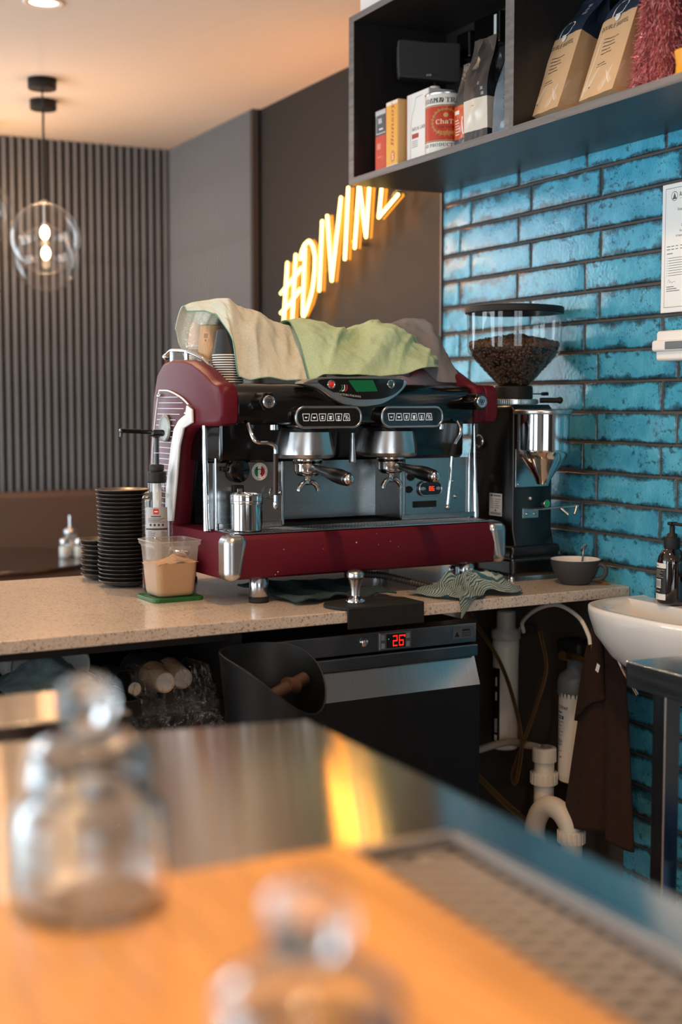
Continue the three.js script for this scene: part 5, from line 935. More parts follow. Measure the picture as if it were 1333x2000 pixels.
// tinsel tree
{
  const t = thing('tinsel_tree', 'pink tinsel cone tree at the end of the wall cabinet', 'tinsel tree', [1.935, SHY, -2.268], 0);
  mesh('cone', lathe([[0, 0.002], [0.07, 0.002], [0.07, 0.006], [0.02, 0.43], [0, 0.43]], 28), std(0x8a3f44, 0.5, 0.5), t);
  const blade = new THREE.BufferGeometry(); blade.setAttribute('position', new THREE.Float32BufferAttribute([-0.0012, 0, 0, 0.0012, 0, 0, 0.0004, -0.005, 0.013, -0.0012, 0, 0, 0.0004, -0.005, 0.013, -0.0004, -0.005, 0.013], 3)); blade.computeVertexNormals();
  const N = 8500, im = new THREE.InstancedMesh(blade, std(0xffffff, 0.24, 0.6, { side: THREE.DoubleSide }), N), mt = new THREE.Matrix4(), q = new THREE.Quaternion(), e = new THREE.Euler(0, 0, 0, 'YXZ'), c = new THREE.Color();
  for (let i = 0; i < N; i++) {
    const y = Math.pow(rnd(), 1.25) * 0.42, a = rnd() * 6.2832, r = 0.07 * (1 - y / 0.6) + 0.001; e.set(rr(-0.5, 1.0), a + rr(-0.7, 0.7), rr(-0.8, 0.8)); q.setFromEuler(e);
    mt.compose(new THREE.Vector3(Math.sin(a) * r, y + 0.006, Math.cos(a) * r), q, new THREE.Vector3(1, 1, rr(0.7, 1.3)).multiplyScalar(rr(0.8, 1.25))); im.setMatrixAt(i, mt);
    const k = rr(0.5, 1.25); im.setColorAt(i, c.setRGB(1.0 * k, 0.48 * k, 0.48 * k));
  }
  im.name = 'tinsel'; im.userData.kind = 'stuff'; im.castShadow = im.receiveShadow = true; t.add(im);
}
solo('yellow_cup', at(lathe([[0, 0], [0.03, 0], [0.034, 0.002], [0.036, 0.008], [0.031, 0.012], [0.03, 0.03], [0.034, 0.055], [0.032, 0.055], [0.028, 0.03], [0, 0.012]], 32), 1.875, SHY, -2.125), std(0xd99a22, 0.4), 'small yellow cup at the right edge beside the tinsel tree', 'cup');
// certificate and white dispenser on the tiles
{
  const tex = canvasTex(724, 1024, (x, w, h) => {
    x.fillStyle = '#eef0ee'; x.fillRect(0, 0, w, h); x.strokeStyle = '#4a5a60'; x.lineWidth = 4; x.strokeRect(34, 30, w - 68, h - 66);
    x.lineWidth = 5; x.beginPath(); x.arc(140, 96, 36, 0, 7); x.stroke(); x.fillStyle = '#39464c'; x.beginPath(); x.moveTo(140, 66); x.lineTo(120, 112); x.lineTo(160, 112); x.fill(); x.fillRect(114, 112, 52, 8);
    x.font = 'bold 48px sans-serif'; x.fillText('ACT Government', 196, 104); x.fillRect(196, 120, 380, 2); 
    x.font = 'bold 30px sans-serif'; x.fillText('Food Business', 180, 218); x.font = 'italic bold 34px sans-serif'; x.fillText('Registration Certificate', 240, 292); x.font = '28px sans-serif'; x.fillText('DIVINE CAFE', 226, 344); x.font = '22px sans-serif'; x.fillText('Registered until', 206, 386); x.font = 'bold 22px sans-serif'; x.fillText('13 September 2021', 160, 424);
    x.font = '14px sans-serif'; for (let i = 0; i < 2; i++) for (let k = 0; k < 11; k++) x.fillRect(56 + k * 54, 494 + i * 24, 44 - (k * 7) % 20, 6); x.fillRect(60, 552, 70, 6);
    for (let i = 0; i < 8; i++) { x.fillRect(80, 590 + i * 20, 520 - (i * 67) % 190, 4); x.fillRect(62, 588 + i * 20, 6, 6); }
    x.lineWidth = 2.5; x.beginPath(); x.moveTo(76, 790); x.quadraticCurveTo(92, 740, 100, 790); x.quadraticCurveTo(116, 770, 124, 796); x.quadraticCurveTo(140, 780, 168, 784); x.stroke(); for (let i = 0; i < 3; i++) x.fillRect(60, 820 + i * 17, 90 + i * 34, 6);
  });
  const g = at(new THREE.BoxGeometry(0.0012, 0.297, 0.210), 0, 0, 0), uv = g.attributes.uv, n = g.attributes.normal;
  const t = thing('wall_certificate', 'laminated white certificate fixed to the blue tiles', 'certificate', [XR - 0.0036, 1.711, -2.400], 0);
  mesh('laminate', g, phys({ color: 0xe6e8e6, roughness: 0.2, clearcoat: 0.8, clearcoatRoughness: 0.05 }), t);
  mesh('printed_sheet', at(new THREE.PlaneGeometry(0.206, 0.293), -0.0011, 0, 0, 0, -Math.PI / 2), phys({ map: tex, roughness: 0.3, clearcoat: 0.8, clearcoatRoughness: 0.06 }), t);
}
{
  const t = thing('soap_dispenser', 'white plastic wall dispenser with a grey window on the tiles', 'dispenser', [XR - 0.026, 1.483, -2.385], 0);
  mesh('case', [at(rbox(0.044, 0.07, 0.17, 0.008, 3), 0, 0, 0), at(rbox(0.056, 0.026, 0.176, 0.006, 3), -0.004, 0.0, 0)], M.white, t);
  mesh('window_slot', at(rbox(0.004, 0.018, 0.12, 0.002), -0.0315, 0.0, 0.02), std(0x6d747a, 0.3), t);
}

// ---------------------------------------------------------------- below the counter
{
  const t = inF('counter_fridge', 'under-counter fridge with a steel control strip and black door', 'fridge', 0.21, 0, -0.16);
  const k = (n, g, m, p = t) => { const q = Array.isArray(g) ? join(g) : g; q.translate(-0.21, 0, 0.16); return mesh(n, q, m, p); };
  k('cabinet', plainBox(-0.09, 0.508, 0.06, 0.835, -0.44, 0.062), M.blackMatt);
  const strip = k('control_strip', bx(-0.09, 0.508, 0.7885, 0.8365, 0.0625, 0.12, 0.003), M.darkSteel);
  const door = k('door', [bx(-0.088, 0.508, 0.07, 0.690, 0.0625, 0.136, 0.003)], std(0x0e0e0f, 0.4));
  const lip = k('door_grip', bx(-0.09, 0.508, 0.757, 0.7865, 0.0625, 0.128, 0.004), M.darkSteel, door);
  k('sloped_band', [(() => { const g = ext(poly([[-0.112, 0.7565], [-0.09, 0.7565], [-0.08, 0.691], [-0.138, 0.691]]), 0.594).applyMatrix4(profM(-0.088)); return g; })()], M.steel, door);
  const panel = k('thermostat', bx(0.237, 0.322, 0.7925, 0.8325, 0.119, 0.1235, 0.002), M.steel, strip);
  k('thermostat_screen', at(new THREE.PlaneGeometry(0.05, 0.032), 0.281, 0.8125, 0.1242), screen(seg26, 1.3), panel);
  for (const [s, y] of [[0.246, 0.822], [0.246, 0.803], [0.313, 0.822], [0.313, 0.803]]) k('thermostat_key', at(rbox(0.009, 0.012, 0.002, 0.0008), s, y, 0.124), std(0x8d8f8e, 0.5), panel);
  k('lock', [at(lathe([[0, 0.007], [0.006, 0.007], [0.0105, 0.004], [0.0115, 0]], 24), 0.198, 0.815, 0.12, Math.PI / 2), at(rbox(0.004, 0.014, 0.003, 0.001), 0.198, 0.815, 0.127)], M.chrome, strip);
  k('warning_label', at(new THREE.PlaneGeometry(0.058, 0.026), 0.468, 0.8145, 0.1206), std(0xffffff, 0.5, 0.3, { map: canvasTex(160, 72, (x) => { x.fillStyle = '#5e6468'; x.fillRect(0, 0, 160, 72); x.fillStyle = '#191b1c'; x.beginPath(); x.moveTo(34, 26); x.lineTo(54, 62); x.lineTo(14, 62); x.fill(); x.fillRect(74, 14, 60, 12); for (let i = 0; i < 3; i++) x.fillRect(70, 36 + i * 11, 74, 4); }) }), strip);
  for (const [s, w] of [[-0.07, 0.03], [0.49, 0.03], [-0.07, -0.42], [0.49, -0.42]]) k('foot', rod([s, 0, w], [s, 0.061, w], 0.015), M.rubber);
}
// knock bin
{
  const t = inF('knock_bin', 'black tube-shaped knock bin in front of the fridge', 'bin', -0.103, 0, 0.262);
  const rimY = (a) => 0.845 - 0.115 * Math.pow(clamp(Math.cos(a - 0.45) * 0.5 + 0.5, 0, 1), 3.0), R = (v) => 0.098 + 0.012 * smooth(0.86, 1, v);
  const n = 72, shell = (off) => { const P = [], I = [], rows = 14; for (let i = 0; i <= n; i++) { const a = (i / n) * Math.PI * 2; for (let j = 0; j <= rows; j++) { const v = j / rows, r = R(v) - off; P.push(Math.sin(a) * r, Math.max(off, v * rimY(a)), Math.cos(a) * r); } } for (let i = 0; i < n; i++) for (let j = 0; j < rows; j++) { const q = i * (rows + 1) + j, b = q + rows + 1; off ? I.push(q, q + 1, b + 1, q, b + 1, b) : I.push(q, b, b + 1, q, b + 1, q + 1); } const g = new THREE.BufferGeometry(); g.setAttribute('position', new THREE.Float32BufferAttribute(P, 3)); g.setIndex(I); g.computeVertexNormals(); return g; };
  const lipP = []; for (let i = 0; i < 72; i++) { const a = (i / 72) * Math.PI * 2; lipP.push([Math.sin(a) * (R(1) - 0.0015), rimY(a), Math.cos(a) * (R(1) - 0.0015)]); }
  mesh('tube_wall', [shell(0), shell(0.003), at(new THREE.CircleGeometry(0.098, 40), 0, 0.003, 0, -Math.PI / 2), tube(lipP, 0.0018, 160, 6, true)], std(0x060606, 0.5), t);
  mesh('knock_bar', rod([-0.085, 0.735, 0.03], [0.09, 0.775, -0.03], 0.014), std(0x3a2517, 0.7), t);
  for (const p of [[-0.06, 0.74, 0.022], [0.05, 0.766, -0.016]]) mesh('bar_sleeve', at(cyl(0.017, 0.017, 0.03, 20), ...p, 0, 0.33, Math.PI / 2 - 0.22), std(0x4a2d18, 0.75), t);
}
// takeaway cups and lids lying on the shelf, bases towards the camera
function lyingStack(n, r0, r1, h, step, mat, baseMat, s, y, w, turn, what, group) {
  let first;
  for (let k = 0; k < n; k++) {
    const label = k === 0 ? `${what}, frontmost in its row` : k === n - 1 ? `${what}, rearmost in its row` : `${what}, ${ORD[k]} from the front`;
    const a = TURN + turn, c = F(s, y, w), p = [c[0] - Math.sin(a) * k * step, y, c[2] - Math.cos(a) * k * step];
    if (!first) {
      first = thing('takeaway_cup', label, 'paper cup', p, a, group);
      mesh('wall', at(lathe([[r1 - 0.003, -0.003], [r1 - 0.0005, 0], [r1, -0.001], [r0, -h], [r0 - 0.0015, -h], [r1 - 0.002, -0.005]], 32), 0, 0, 0, Math.PI / 2), mat, first);
      mesh('base_disc', at(new THREE.CircleGeometry(r1 - 0.002, 28), 0, 0, -0.003), baseMat, first);
      mesh('rolled_rim', at(new THREE.TorusGeometry(r0 + 0.0006, 0.0019, 8, 36), 0, 0, -h), mat === cupWhite ? cupWhite : cupBlack, first);
    } else copy(first, label, p, undefined, group);
  }
}
const paleBase = std(0xd9cbb8, 0.7);
lyingStack(13, 0.0345, 0.0225, 0.075, 0.008, kraft, paleBase, -0.203, 0.7575, 0.03, 0.05, 'kraft takeaway cup lying below the counter', 'kraft cups lying nearest the knock bin');
lyingStack(14, 0.0345, 0.0225, 0.075, 0.008, kraft, paleBase, -0.252, 0.7575, 0.05, 0.0, 'kraft takeaway cup lying between kraft and black cups', 'kraft cups lying in the middle');
lyingStack(12, 0.029, 0.0175, 0.06, 0.007, cupBlack, paleBase, -0.322, 0.7515, 0.055, 0.06, 'small black takeaway cup lying below the counter', 'small black cups lying on the shelf');
lyingStack(16, 0.0405, 0.036, 0.018, 0.006, cupWhite, cupWhite, -0.372, 0.7655, -0.19, 0.0, 'white takeaway lid lying behind the tray', 'white lids lying on the shelf');
lyingStack(10, 0.0405, 0.036, 0.018, 0.006, cupWhite, cupWhite, -0.47, 0.7655, -0.23, 0.05, 'white takeaway lid at the far end of the shelf', 'white lids at the end of the shelf');
{
  const wrap = (s0, s1, sd) => sheet((u, v) => { const s = lerp(s0, s1, u), n = fbm(u * 7 + sd, v * 9, 4) - 0.5, m = fbm(u * 18 + sd, v * 22, 3) - 0.5; if (v < 0.3) return F(s + m * 0.01, 0.792 + 0.008 * Math.sin(u * Math.PI) + n * 0.016, lerp(0.02, 0.085, v / 0.3) + n * 0.02); const t = (v - 0.3) / 0.7; return F(s + n * 0.035 * t + 0.03 * t * (u - 0.5), 0.792 - t * 0.125 + n * 0.03, 0.088 + 0.032 * Math.sin(t * 2.0) + n * 0.035 + m * 0.02); }, 60, 70, 0);
  solo('plastic_wrap', wrap(-0.275, -0.215, 3), filmMat, 'torn clear plastic wrap hanging from the middle row of kraft cups', 'plastic wrap');
  solo('plastic_wrap', wrap(-0.212, -0.165, 11), filmMat, 'clear plastic wrap bunched beside the knock bin', 'plastic wrap');
  solo('plastic_wrap', wrap(-0.345, -0.285, 19), filmMat, 'clear plastic wrap round the small black cups', 'plastic wrap');
}
{
  const t = inF('black_tray', 'black plastic tray lying on the cup shelf', 'tray', -0.485, 0.7204, -0.005);
  mesh('tray_floor', bx(-0.132, 0.132, 0, 0.004, -0.172, 0.172, 0.001), M.black, t);
  for (const x of [-0.13, 0.13]) mesh('tray_wall', bx(x - 0.003, x + 0.003, 0.004, 0.034, -0.172, 0.172, 0.001), M.black, t);
  for (const z of [-0.17, 0.17]) mesh('tray_wall', bx(-0.127, 0.127, 0.004, 0.034, z - 0.003, z + 0.003, 0.001), M.black, t);
  mesh('edge_strip', bx(0.1335, 0.135, 0.026, 0.034, -0.172, 0.172, 0.0004), M.satin, t);
}
solo('blue_cloth', sheet((u, v) => { const a = u * 2 - 1, b = v * 2 - 1, n = fbm(u * 4 + 1, v * 4 + 6, 4); return F(-0.50 + a * 0.10, 0.758 + 0.07 * Math.exp(-(a * a + b * b) * 1.6) * (0.6 + n) + 0.012 * (fbm(u * 11, v * 11, 2) - 0.5), 0.02 + b * 0.13); }, 44, 44, 0.006), std(0xffffff, 0.97, 0, { map: weave([112, 132, 134], 0.35), bumpMap: clothBump, bumpScale: 0.003 }), 'crumpled blue grey cloth lying on the black tray', 'cloth');

// ---------------------------------------------------------------- plumbing at the tiled wall
const printR = canvasTex(256, 512, (x, w, h) => {
  x.fillStyle = '#dcd8d0'; x.fillRect(0, 0, w, h); x.fillStyle = '#22262a'; x.font = 'bold 34px sans-serif'; x.fillText('Water Filter', 30, 64); x.font = 'bold 15px sans-serif'; x.fillRect(44, 82, 130, 8); x.fillStyle = '#1c3f6e'; x.fillRect(40, 108, 150, 22); x.fillStyle = '#e8ecf0'; for (let i = 0; i < 7; i++) x.fillRect(54 + i * 18, 114, 11, 10);
  x.fillStyle = '#3a3f44'; for (let i = 0; i < 17; i++) x.fillRect(40, 146 + i * 13, 150 - (i * 43) % 70, 4); x.fillStyle = '#5b76a8'; for (let i = 0; i < 4; i++) x.fillRect(40, 268 + i * 10, 140, 4); x.fillStyle = '#b03a36'; x.fillRect(150, 376, 22, 12); x.fillStyle = '#1f4f86'; x.fillRect(40, 410, 36, 96); x.fillStyle = '#e8ecf0'; x.fillRect(52, 420, 12, 40); x.beginPath(); x.arc(58, 484, 11, 0, 7); x.fill();
});
{
  const t = thing('water_filter', 'white water filter cartridge with a grey head beside the brown towel', 'water filter', [2.077, 0.385, -2.735], 0);
  mesh('cartridge', lathe([[0, 0], [0.042, 0], [0.045, 0.004], [0.045, 0.225], [0.046, 0.232], [0, 0.232]], 40), M.pvc, t);
  mesh('printed_wrap', new THREE.CylinderGeometry(0.0456, 0.0456, 0.2, 32, 1, true, Math.PI + 0.15, 2.1).translate(0, 0.115, 0), std(0xffffff, 0.5, 0, { map: printR }), t);
  const teeth = []; for (let i = 0; i < 26; i++) { const a = i / 26 * 6.2832; teeth.push(at(new THREE.ConeGeometry(0.004, 0.016, 4), Math.sin(a) * 0.0462, 0.226, Math.cos(a) * 0.0462, Math.PI)); }
  mesh('toothed_collar', teeth, std(0x5e6468, 0.5), t);
  mesh('filter_head', lathe([[0.047, 0.232], [0.049, 0.24], [0.049, 0.262], [0.046, 0.268], [0.044, 0.275], [0.026, 0.29], [0.024, 0.315], [0, 0.318]], 36), std(0x63696c, 0.45), t);
  mesh('manifold', [at(rbox(0.07, 0.04, 0.10, 0.012, 3), 0.0, 0.345, 0.0)], M.blackMatt, t);
  mesh('fitting', [rod([-0.04, 0.33, 0.02], [-0.07, 0.335, 0.03], 0.012), rod([-0.072, 0.33, 0.153], [-0.072, 0.385, 0.153], 0.006), rod([-0.05, 0.336, 0.05], [-0.072, 0.336, 0.158], 0.007)], std(0x8c6a34, 0.3, 0.9), t);
  mesh('bracket', bx(0.036, 0.061, 0.33, 0.36, -0.03, 0.03, 0.003), M.steel, t);
}
{
  const t = thing('water_filter', 'slim water filter with a black label in the shadow below the counter', 'water filter', [2.045, 0.41, -3.01], 0);
  mesh('cartridge', lathe([[0, 0], [0.032, 0], [0.035, 0.004], [0.035, 0.25], [0.036, 0.27], [0.036, 0.30], [0, 0.3]], 36), M.pvc, t);
  mesh('dark_label', new THREE.CylinderGeometry(0.0355, 0.0355, 0.21, 28, 1, true, Math.PI + 0.6, 1.5).translate(0, 0.12, 0), std(0xffffff, 0.5, 0, { map: canvasTex(128, 256, (x) => { x.fillStyle = '#0f1012'; x.fillRect(0, 0, 128, 256); x.fillStyle = '#d8d8d6'; x.fillRect(92, 30, 14, 30); x.fillRect(92, 80, 14, 28); for (let i = 0; i < 8; i++) x.fillRect(84, 170 + i * 6, 26, 3); x.fillRect(84, 224, 26, 20); }) }), t);
  mesh('filter_head', lathe([[0.036, 0.30], [0.040, 0.305], [0.040, 0.325], [0.026, 0.332], [0.026, 0.375], [0.022, 0.38], [0, 0.38]], 32), std(0xa8a49a, 0.5), t);
  mesh('bracket', bx(0.03, 0.09, 0.31, 0.335, -0.02, 0.02, 0.003), M.steel, t);
}
{
  const t = thing('waste_trap', 'cream plastic waste pipe with a swan-neck trap', 'waste pipe', [2.0, 0, -2.765], 0);
  mesh('riser', [rod([0, 0.30, 0], [0, 0.46, 0], 0.026)], M.pvc, t);
  mesh('riser_cap', at(lathe([[0.0265, 0], [0.031, 0.002], [0.031, 0.034], [0.029, 0.038], [0.018, 0.038]], 32), 0, 0.436, 0), M.pvc, t);
  const nut = []; for (let i = 0; i < 18; i++) { const a = i / 18 * 6.2832; nut.push(at(new THREE.BoxGeometry(0.006, 0.028, 0.005), Math.sin(a) * 0.033, 0, Math.cos(a) * 0.033, 0, a, 0)); }
  const nutG = join([lathe([[0.026, -0.017], [0.034, -0.016], [0.034, 0.016], [0.026, 0.017]], 32), ...nut]);
  for (const [y, z] of [[0.395, 0], [0.275, 0.118]]) { const m = mesh('union_nut', nutG, M.pvc, t); m.position.set(-0.0, y, z); }
  mesh('swan_neck', [tube([[-0.02, 0.02, -0.012], [-0.02, 0.2, -0.012], [-0.02, 0.27, -0.008], [-0.02, 0.318, 0.02], [-0.014, 0.335, 0.055], [-0.006, 0.322, 0.092], [0, 0.28, 0.117], [0, 0.2, 0.118], [0, 0.02, 0.118]], 0.0265, 90, 20)], M.pvc, t);
  mesh('collar', at(lathe([[0.0265, 0], [0.0295, 0.002], [0.0295, 0.02], [0.0265, 0.022]], 28), -0.02, 0.225, -0.011), M.pvc, t);
}
const braid = grey(128, 128, (u, v, x, y) => 0.5 + 0.5 * Math.sin((x + y) * 0.78) * Math.sin((x - y) * 0.78)); braid.repeat.set(60, 4);
const braidMat = std(0xa98a5c, 0.35, 0.8, { bumpMap: braid, bumpScale: 0.0015 });
solo('braided_hose', tube([[2.0, 0.86, -3.17], [1.99, 0.781, -3.118], [1.985, 0.666, -2.952], [1.98, 0.558, -2.867], [1.97, 0.472, -2.824], [1.965, 0.39, -2.832], [1.965, 0.362, -2.845], [1.97, 0.385, -2.862], [1.975, 0.46, -2.83], [1.98, 0.55, -2.79], [1.985, 0.662, -2.745], [1.99, 0.71, -2.752], [2.0, 0.768, -2.79]], 0.0052, 160, 10), braidMat, 'long brass braided hose looping down below the counter', 'hose');
solo('braided_hose', tube([[1.95, 0.36, -3.10], [1.96, 0.35, -3.05], [1.97, 0.30, -2.91], [1.98, 0.26, -2.80], [1.98, 0.2, -2.72], [1.98, 0.1, -2.68]], 0.008, 90, 10), braidMat, 'thick braided hose running down behind the fridge', 'hose');
solo('white_hose', tube([[2.04, 0.745, -2.92], [2.02, 0.778, -2.895], [2.0, 0.824, -2.804], [2.0, 0.847, -2.717], [2.0, 0.829, -2.632], [2.0, 0.791, -2.591], [2.0, 0.768, -2.582]], 0.0055, 100, 10), std(0xd8d4cb, 0.45), 'white plastic hose arching below the counter end', 'hose');
solo('grey_hose', tube([[1.93, 0.37, -3.12], [1.97, 0.40, -3.05], [2.0, 0.447, -2.936], [2.0, 0.462, -2.84], [2.0, 0.468, -2.775]], 0.010, 90, 12), std(0xb9b2a4, 0.5), 'ribbed grey waste hose running into the waste pipe', 'hose');
solo('tap_pipe', tube([[2.07, 0.862, -2.64], [2.05, 0.842, -2.58], [2.03, 0.80, -2.53], [2.02, 0.74, -2.50], [2.06, 0.66, -2.48]], 0.006, 60, 10), M.chrome, 'chrome tap pipe between counter and hand basin', 'pipe');

// ---------------------------------------------------------------- hand basin, soap, brown towel
{
  const t = thing('hand_basin', 'white ceramic hand basin fixed to the tiles', 'basin', [XR - 0.002, 0.885, -2.305], 0);
  const prof = [[0.52, -0.165], [0.62, -0.158], [0.82, -0.118], [0.95, -0.068], [1.0, -0.028], [1.012, -0.012], [1.008, -0.002], [0.985, 0.0], [0.93, -0.001], [0.87, -0.006], [0.84, -0.02], [0.80, -0.055], [0.66, -0.095], [0.35, -0.108], [0.02, -0.112]], n = 64, P = [], I = [], m = prof.length;
  const sup = (c) => Math.sign(c) * Math.pow(Math.abs(c), 2 / 3.2);
  for (let i = 0; i <= n; i++) { const a = -Math.PI / 2 + (i / n) * Math.PI; for (const [k, y] of prof) { const dx = 0.245 * sup(Math.cos(a)), dz = 0.250 * sup(Math.sin(a)); const kk = k < 0.87 && k > 0.01 && prof.indexOf(prof.find((q) => q[0] === k && q[1] === y)) > 9 ? k : k; P.push(-Math.max(dx * kk, prof.indexOf(prof.find((q) => q[0] === k && q[1] === y)) > 9 ? 0.06 * (1 - kk * 0.2) : 0), y, dz * kk); } }
  for (let i = 0; i < n; i++) for (let j = 0; j + 1 < m; j++) { const a = i * m + j, b = a + m; I.push(a, a + 1, b + 1, a, b + 1, b); }
  const g = new THREE.BufferGeometry(); g.setAttribute('position', new THREE.Float32BufferAttribute(P, 3)); g.setIndex(I); g.computeVertexNormals();
  mesh('bowl', g, M.porcelain, t); t.children[0].material = M.porcelain;
  mesh('tap_deck', at(rbox(0.064, 0.085, 0.474, 0.006, 2), -0.033, -0.0433, 0.0), M.porcelain, t);
  mesh('tap', [rod([-0.035, 0, 0.03], [-0.035, 0.09, 0.03], 0.014), tube([[-0.035, 0.075, 0.03], [-0.08, 0.09, 0.03], [-0.12, 0.075, 0.03]], 0.009, 30, 12)], M.chrome, t);
}
{
  const t = thing('soap_bottle', 'dark amber pump soap bottle standing on the basin edge', 'bottle', [2.091, 0.8862, -2.402], 0);
  const amber = phys({ color: 0x1a0d06, roughness: 0.08, clearcoat: 1, clearcoatRoughness: 0.03 });
  mesh('bottle_body', lathe([[0, 0], [0.028, 0], [0.0325, 0.003], [0.0335, 0.008], [0.0335, 0.096], [0.031, 0.110], [0.022, 0.124], [0.0155, 0.13], [0.0145, 0.136], [0, 0.136]], 44), amber, t);
  mesh('label', new THREE.CylinderGeometry(0.0338, 0.0338, 0.085, 28, 1, true, Math.PI + 0.55, 1.5).translate(0, 0.054, 0), std(0xffffff, 0.5, 0, { map: canvasTex(192, 256, (x) => { x.fillStyle = '#0e0b0a'; x.fillRect(0, 0, 192, 256); x.fillStyle = '#e2ded6'; x.fillRect(0, 0, 192, 34); x.fillRect(0, 214, 192, 42); x.fillRect(46, 112, 96, 62); x.fillStyle = '#141210'; for (let i = 0; i < 20; i++) x.fillRect(52 + i * 4.4, 118, 1 + (i * 5) % 3, 50); x.fillRect(16, 16, 90, 5); x.fillRect(96, 222, 3, 26); x.fillStyle = '#b8b2a8'; for (let i = 0; i < 6; i++) x.fillRect(14, 46 + i * 10, 160 - (i * 37) % 60, 3); x.fillRect(70, 192, 60, 6); }) }), t);
  mesh('pump_collar', lathe([[0.016, 0.128], [0.0185, 0.13], [0.0185, 0.153], [0.016, 0.155], [0.012, 0.156], [0.012, 0.163], [0.0065, 0.165], [0.0055, 0.185], [0, 0.185]], 28), M.blackMatt, t);
  mesh('pump_nozzle', [at(rbox(0.022, 0.008, 0.014, 0.003), 0.0, 0.187, 0.0), at(rbox(0.012, 0.007, 0.05, 0.003), 0.0, 0.1865, 0.025)], M.blackMatt, t);
}
{
  const tex = dataTex(256, 256, (u, v, x, y) => { const k = 0.8 + 0.5 * (hash2(x, y) - 0.5) + 0.3 * (periodic(u, v, 7) - 0.5); return [84 * k, 50 * k, 34 * k]; }); tex.repeat.set(4, 8);
  const tb = grey(256, 256, (u, v, x, y) => hash2(x >> 1, y >> 1)); tb.repeat.set(6, 12);
  const fn = (u, v) => { const a = u * 2 - 1, sp = 0.026 + 0.115 * Math.pow(v, 0.55), f = Math.sin(a * 5 + v) * 0.018 * v + Math.sin(a * 11) * 0.006 * v; return [2.02 - 0.016 * v + f + 0.02 * a * a, lerp(0.838, 0.300, v) - 0.03 * (1 - v) * Math.abs(a) + 0.03 * (1 - a) * 0.3 * v - 0.03 * v * (a < 0 ? -a : 0), -2.567 - 0.004 * v + a * sp * 1.05]; };
  const t = thing('brown_towel', 'dark brown towel hanging down beside the hand basin', 'towel', [0, 0, 0], 0);
  mesh('terry_sheet', sheet(fn, 44, 60, 0.009), std(0xffffff, 0.98, 0, { map: tex, bumpMap: tb, bumpScale: 0.003 }), t);
  mesh('front_fold', sheet((u, v) => { const p = fn(0.08 + 0.55 * u, 0.03 + v * 0.45 * (1 - 0.25 * u)); return [p[0] - 0.012, p[1], p[2]]; }, 24, 30, 0.008), std(0xffffff, 0.98, 0, { map: tex, bumpMap: tb, bumpScale: 0.003 }), t);
  mesh('care_tag', at(rbox(0.001, 0.02, 0.012, 0.0004), 1.982, 0.722, -2.53, 0.35), M.white, t);
  mesh('hanging_hook', tube([[2.02, 0.834, -2.567], [2.025, 0.848, -2.567], [2.05, 0.85, -2.567], [2.125, 0.846, -2.567]], 0.003, 30, 8), M.satin, t);
}
// ---------------------------------------------------------------- steel work bench along the tiled wall
{
  const t = thing('work_bench', 'stainless steel work bench with square legs along the tiled wall', 'bench', [1.67, 0, -2.045], 0);
  mesh('bench_top', [bx(0, 0.455, 0.842, 0.85, 0, 1.5, 0.002), bx(0, 0.006, 0.80, 0.846, 0, 1.5, 0.002), bx(0.0, 0.455, 0.80, 0.846, 0, 0.006, 0.002)], M.steel, t);
  for (const [x, z] of [[0.03, 0.045], [0.40, 0.045], [0.03, 1.40], [0.40, 1.40]]) { const l = mesh('leg', bx(x, x + 0.038, 0.03, 0.842, z, z + 0.038, 0.003), M.steel, t); mesh('leg_foot', rod([x + 0.019, 0, z + 0.019], [x + 0.019, 0.03, z + 0.019], 0.014), M.rubber, l); }
  mesh('under_shelf', bx(0.03, 0.44, 0.22, 0.245, 0.045, 1.44, 0.002), M.steel, t);
}
{
  const t = thing('storage_crate', 'blue plastic crate on the shelf of the steel bench', 'crate', [1.90, 0.2455, -1.72], 0);
  mesh('crate_wall', [bx(-0.15, 0.15, 0, 0.006, -0.2, 0.2, 0.001), bx(-0.15, -0.145, 0.006, 0.2, -0.2, 0.2, 0.001), bx(0.145, 0.15, 0.006, 0.2, -0.2, 0.2, 0.001), bx(-0.145, 0.145, 0.006, 0.2, -0.2, -0.195, 0.001), bx(-0.145, 0.145, 0.006, 0.2, 0.195, 0.2, 0.001)], std(0x1d4a72, 0.5), t);
}

// ---------------------------------------------------------------- seating corner behind the counter
{
  const t = thing('banquette', 'brown upholstered bench seat along the slatted wall', 'bench seat', [0.0, 0, ZB + 0.006], 0);
  const hide = std(0x5d4a42, 0.6);
  mesh('backrest', [at(rbox(4.2, 0.50, 0.09, 0.03, 4), 0.02, 0.715, 0.046)], hide, t);
  mesh('seat_cushion', [at(rbox(4.2, 0.12, 0.42, 0.03, 4), 0.02, 0.42, 0.305)], hide, t);
  mesh('plinth', plainBox(-2.08, 2.1, 0.0, 0.36, 0.02, 0.46), carcass, t);
}
const tableMat = phys({ color: 0x2a1c16, roughness: 0.22, clearcoat: 0.5, clearcoatRoughness: 0.1 });
{
  const t = thing('cafe_table', 'round dark wooden cafe table behind the counter', 'table', [1.13, 0, -5.22], 0);
  mesh('table_top', lathe([[0, 0.722], [0.40, 0.722], [0.425, 0.728], [0.43, 0.738], [0.425, 0.748], [0.415, 0.75], [0, 0.75]], 64), tableMat, t);
  mesh('pedestal', lathe([[0, 0], [0.14, 0], [0.14, 0.012], [0.04, 0.03], [0.03, 0.1], [0.03, 0.70], [0.1, 0.722], [0, 0.722]], 32), M.blackMatt, t);
}
const shakerGlass = phys({ color: 0xf2f6f8, roughness: 0.05, transmission: 0.9, thickness: 0, ior: 1.5 });
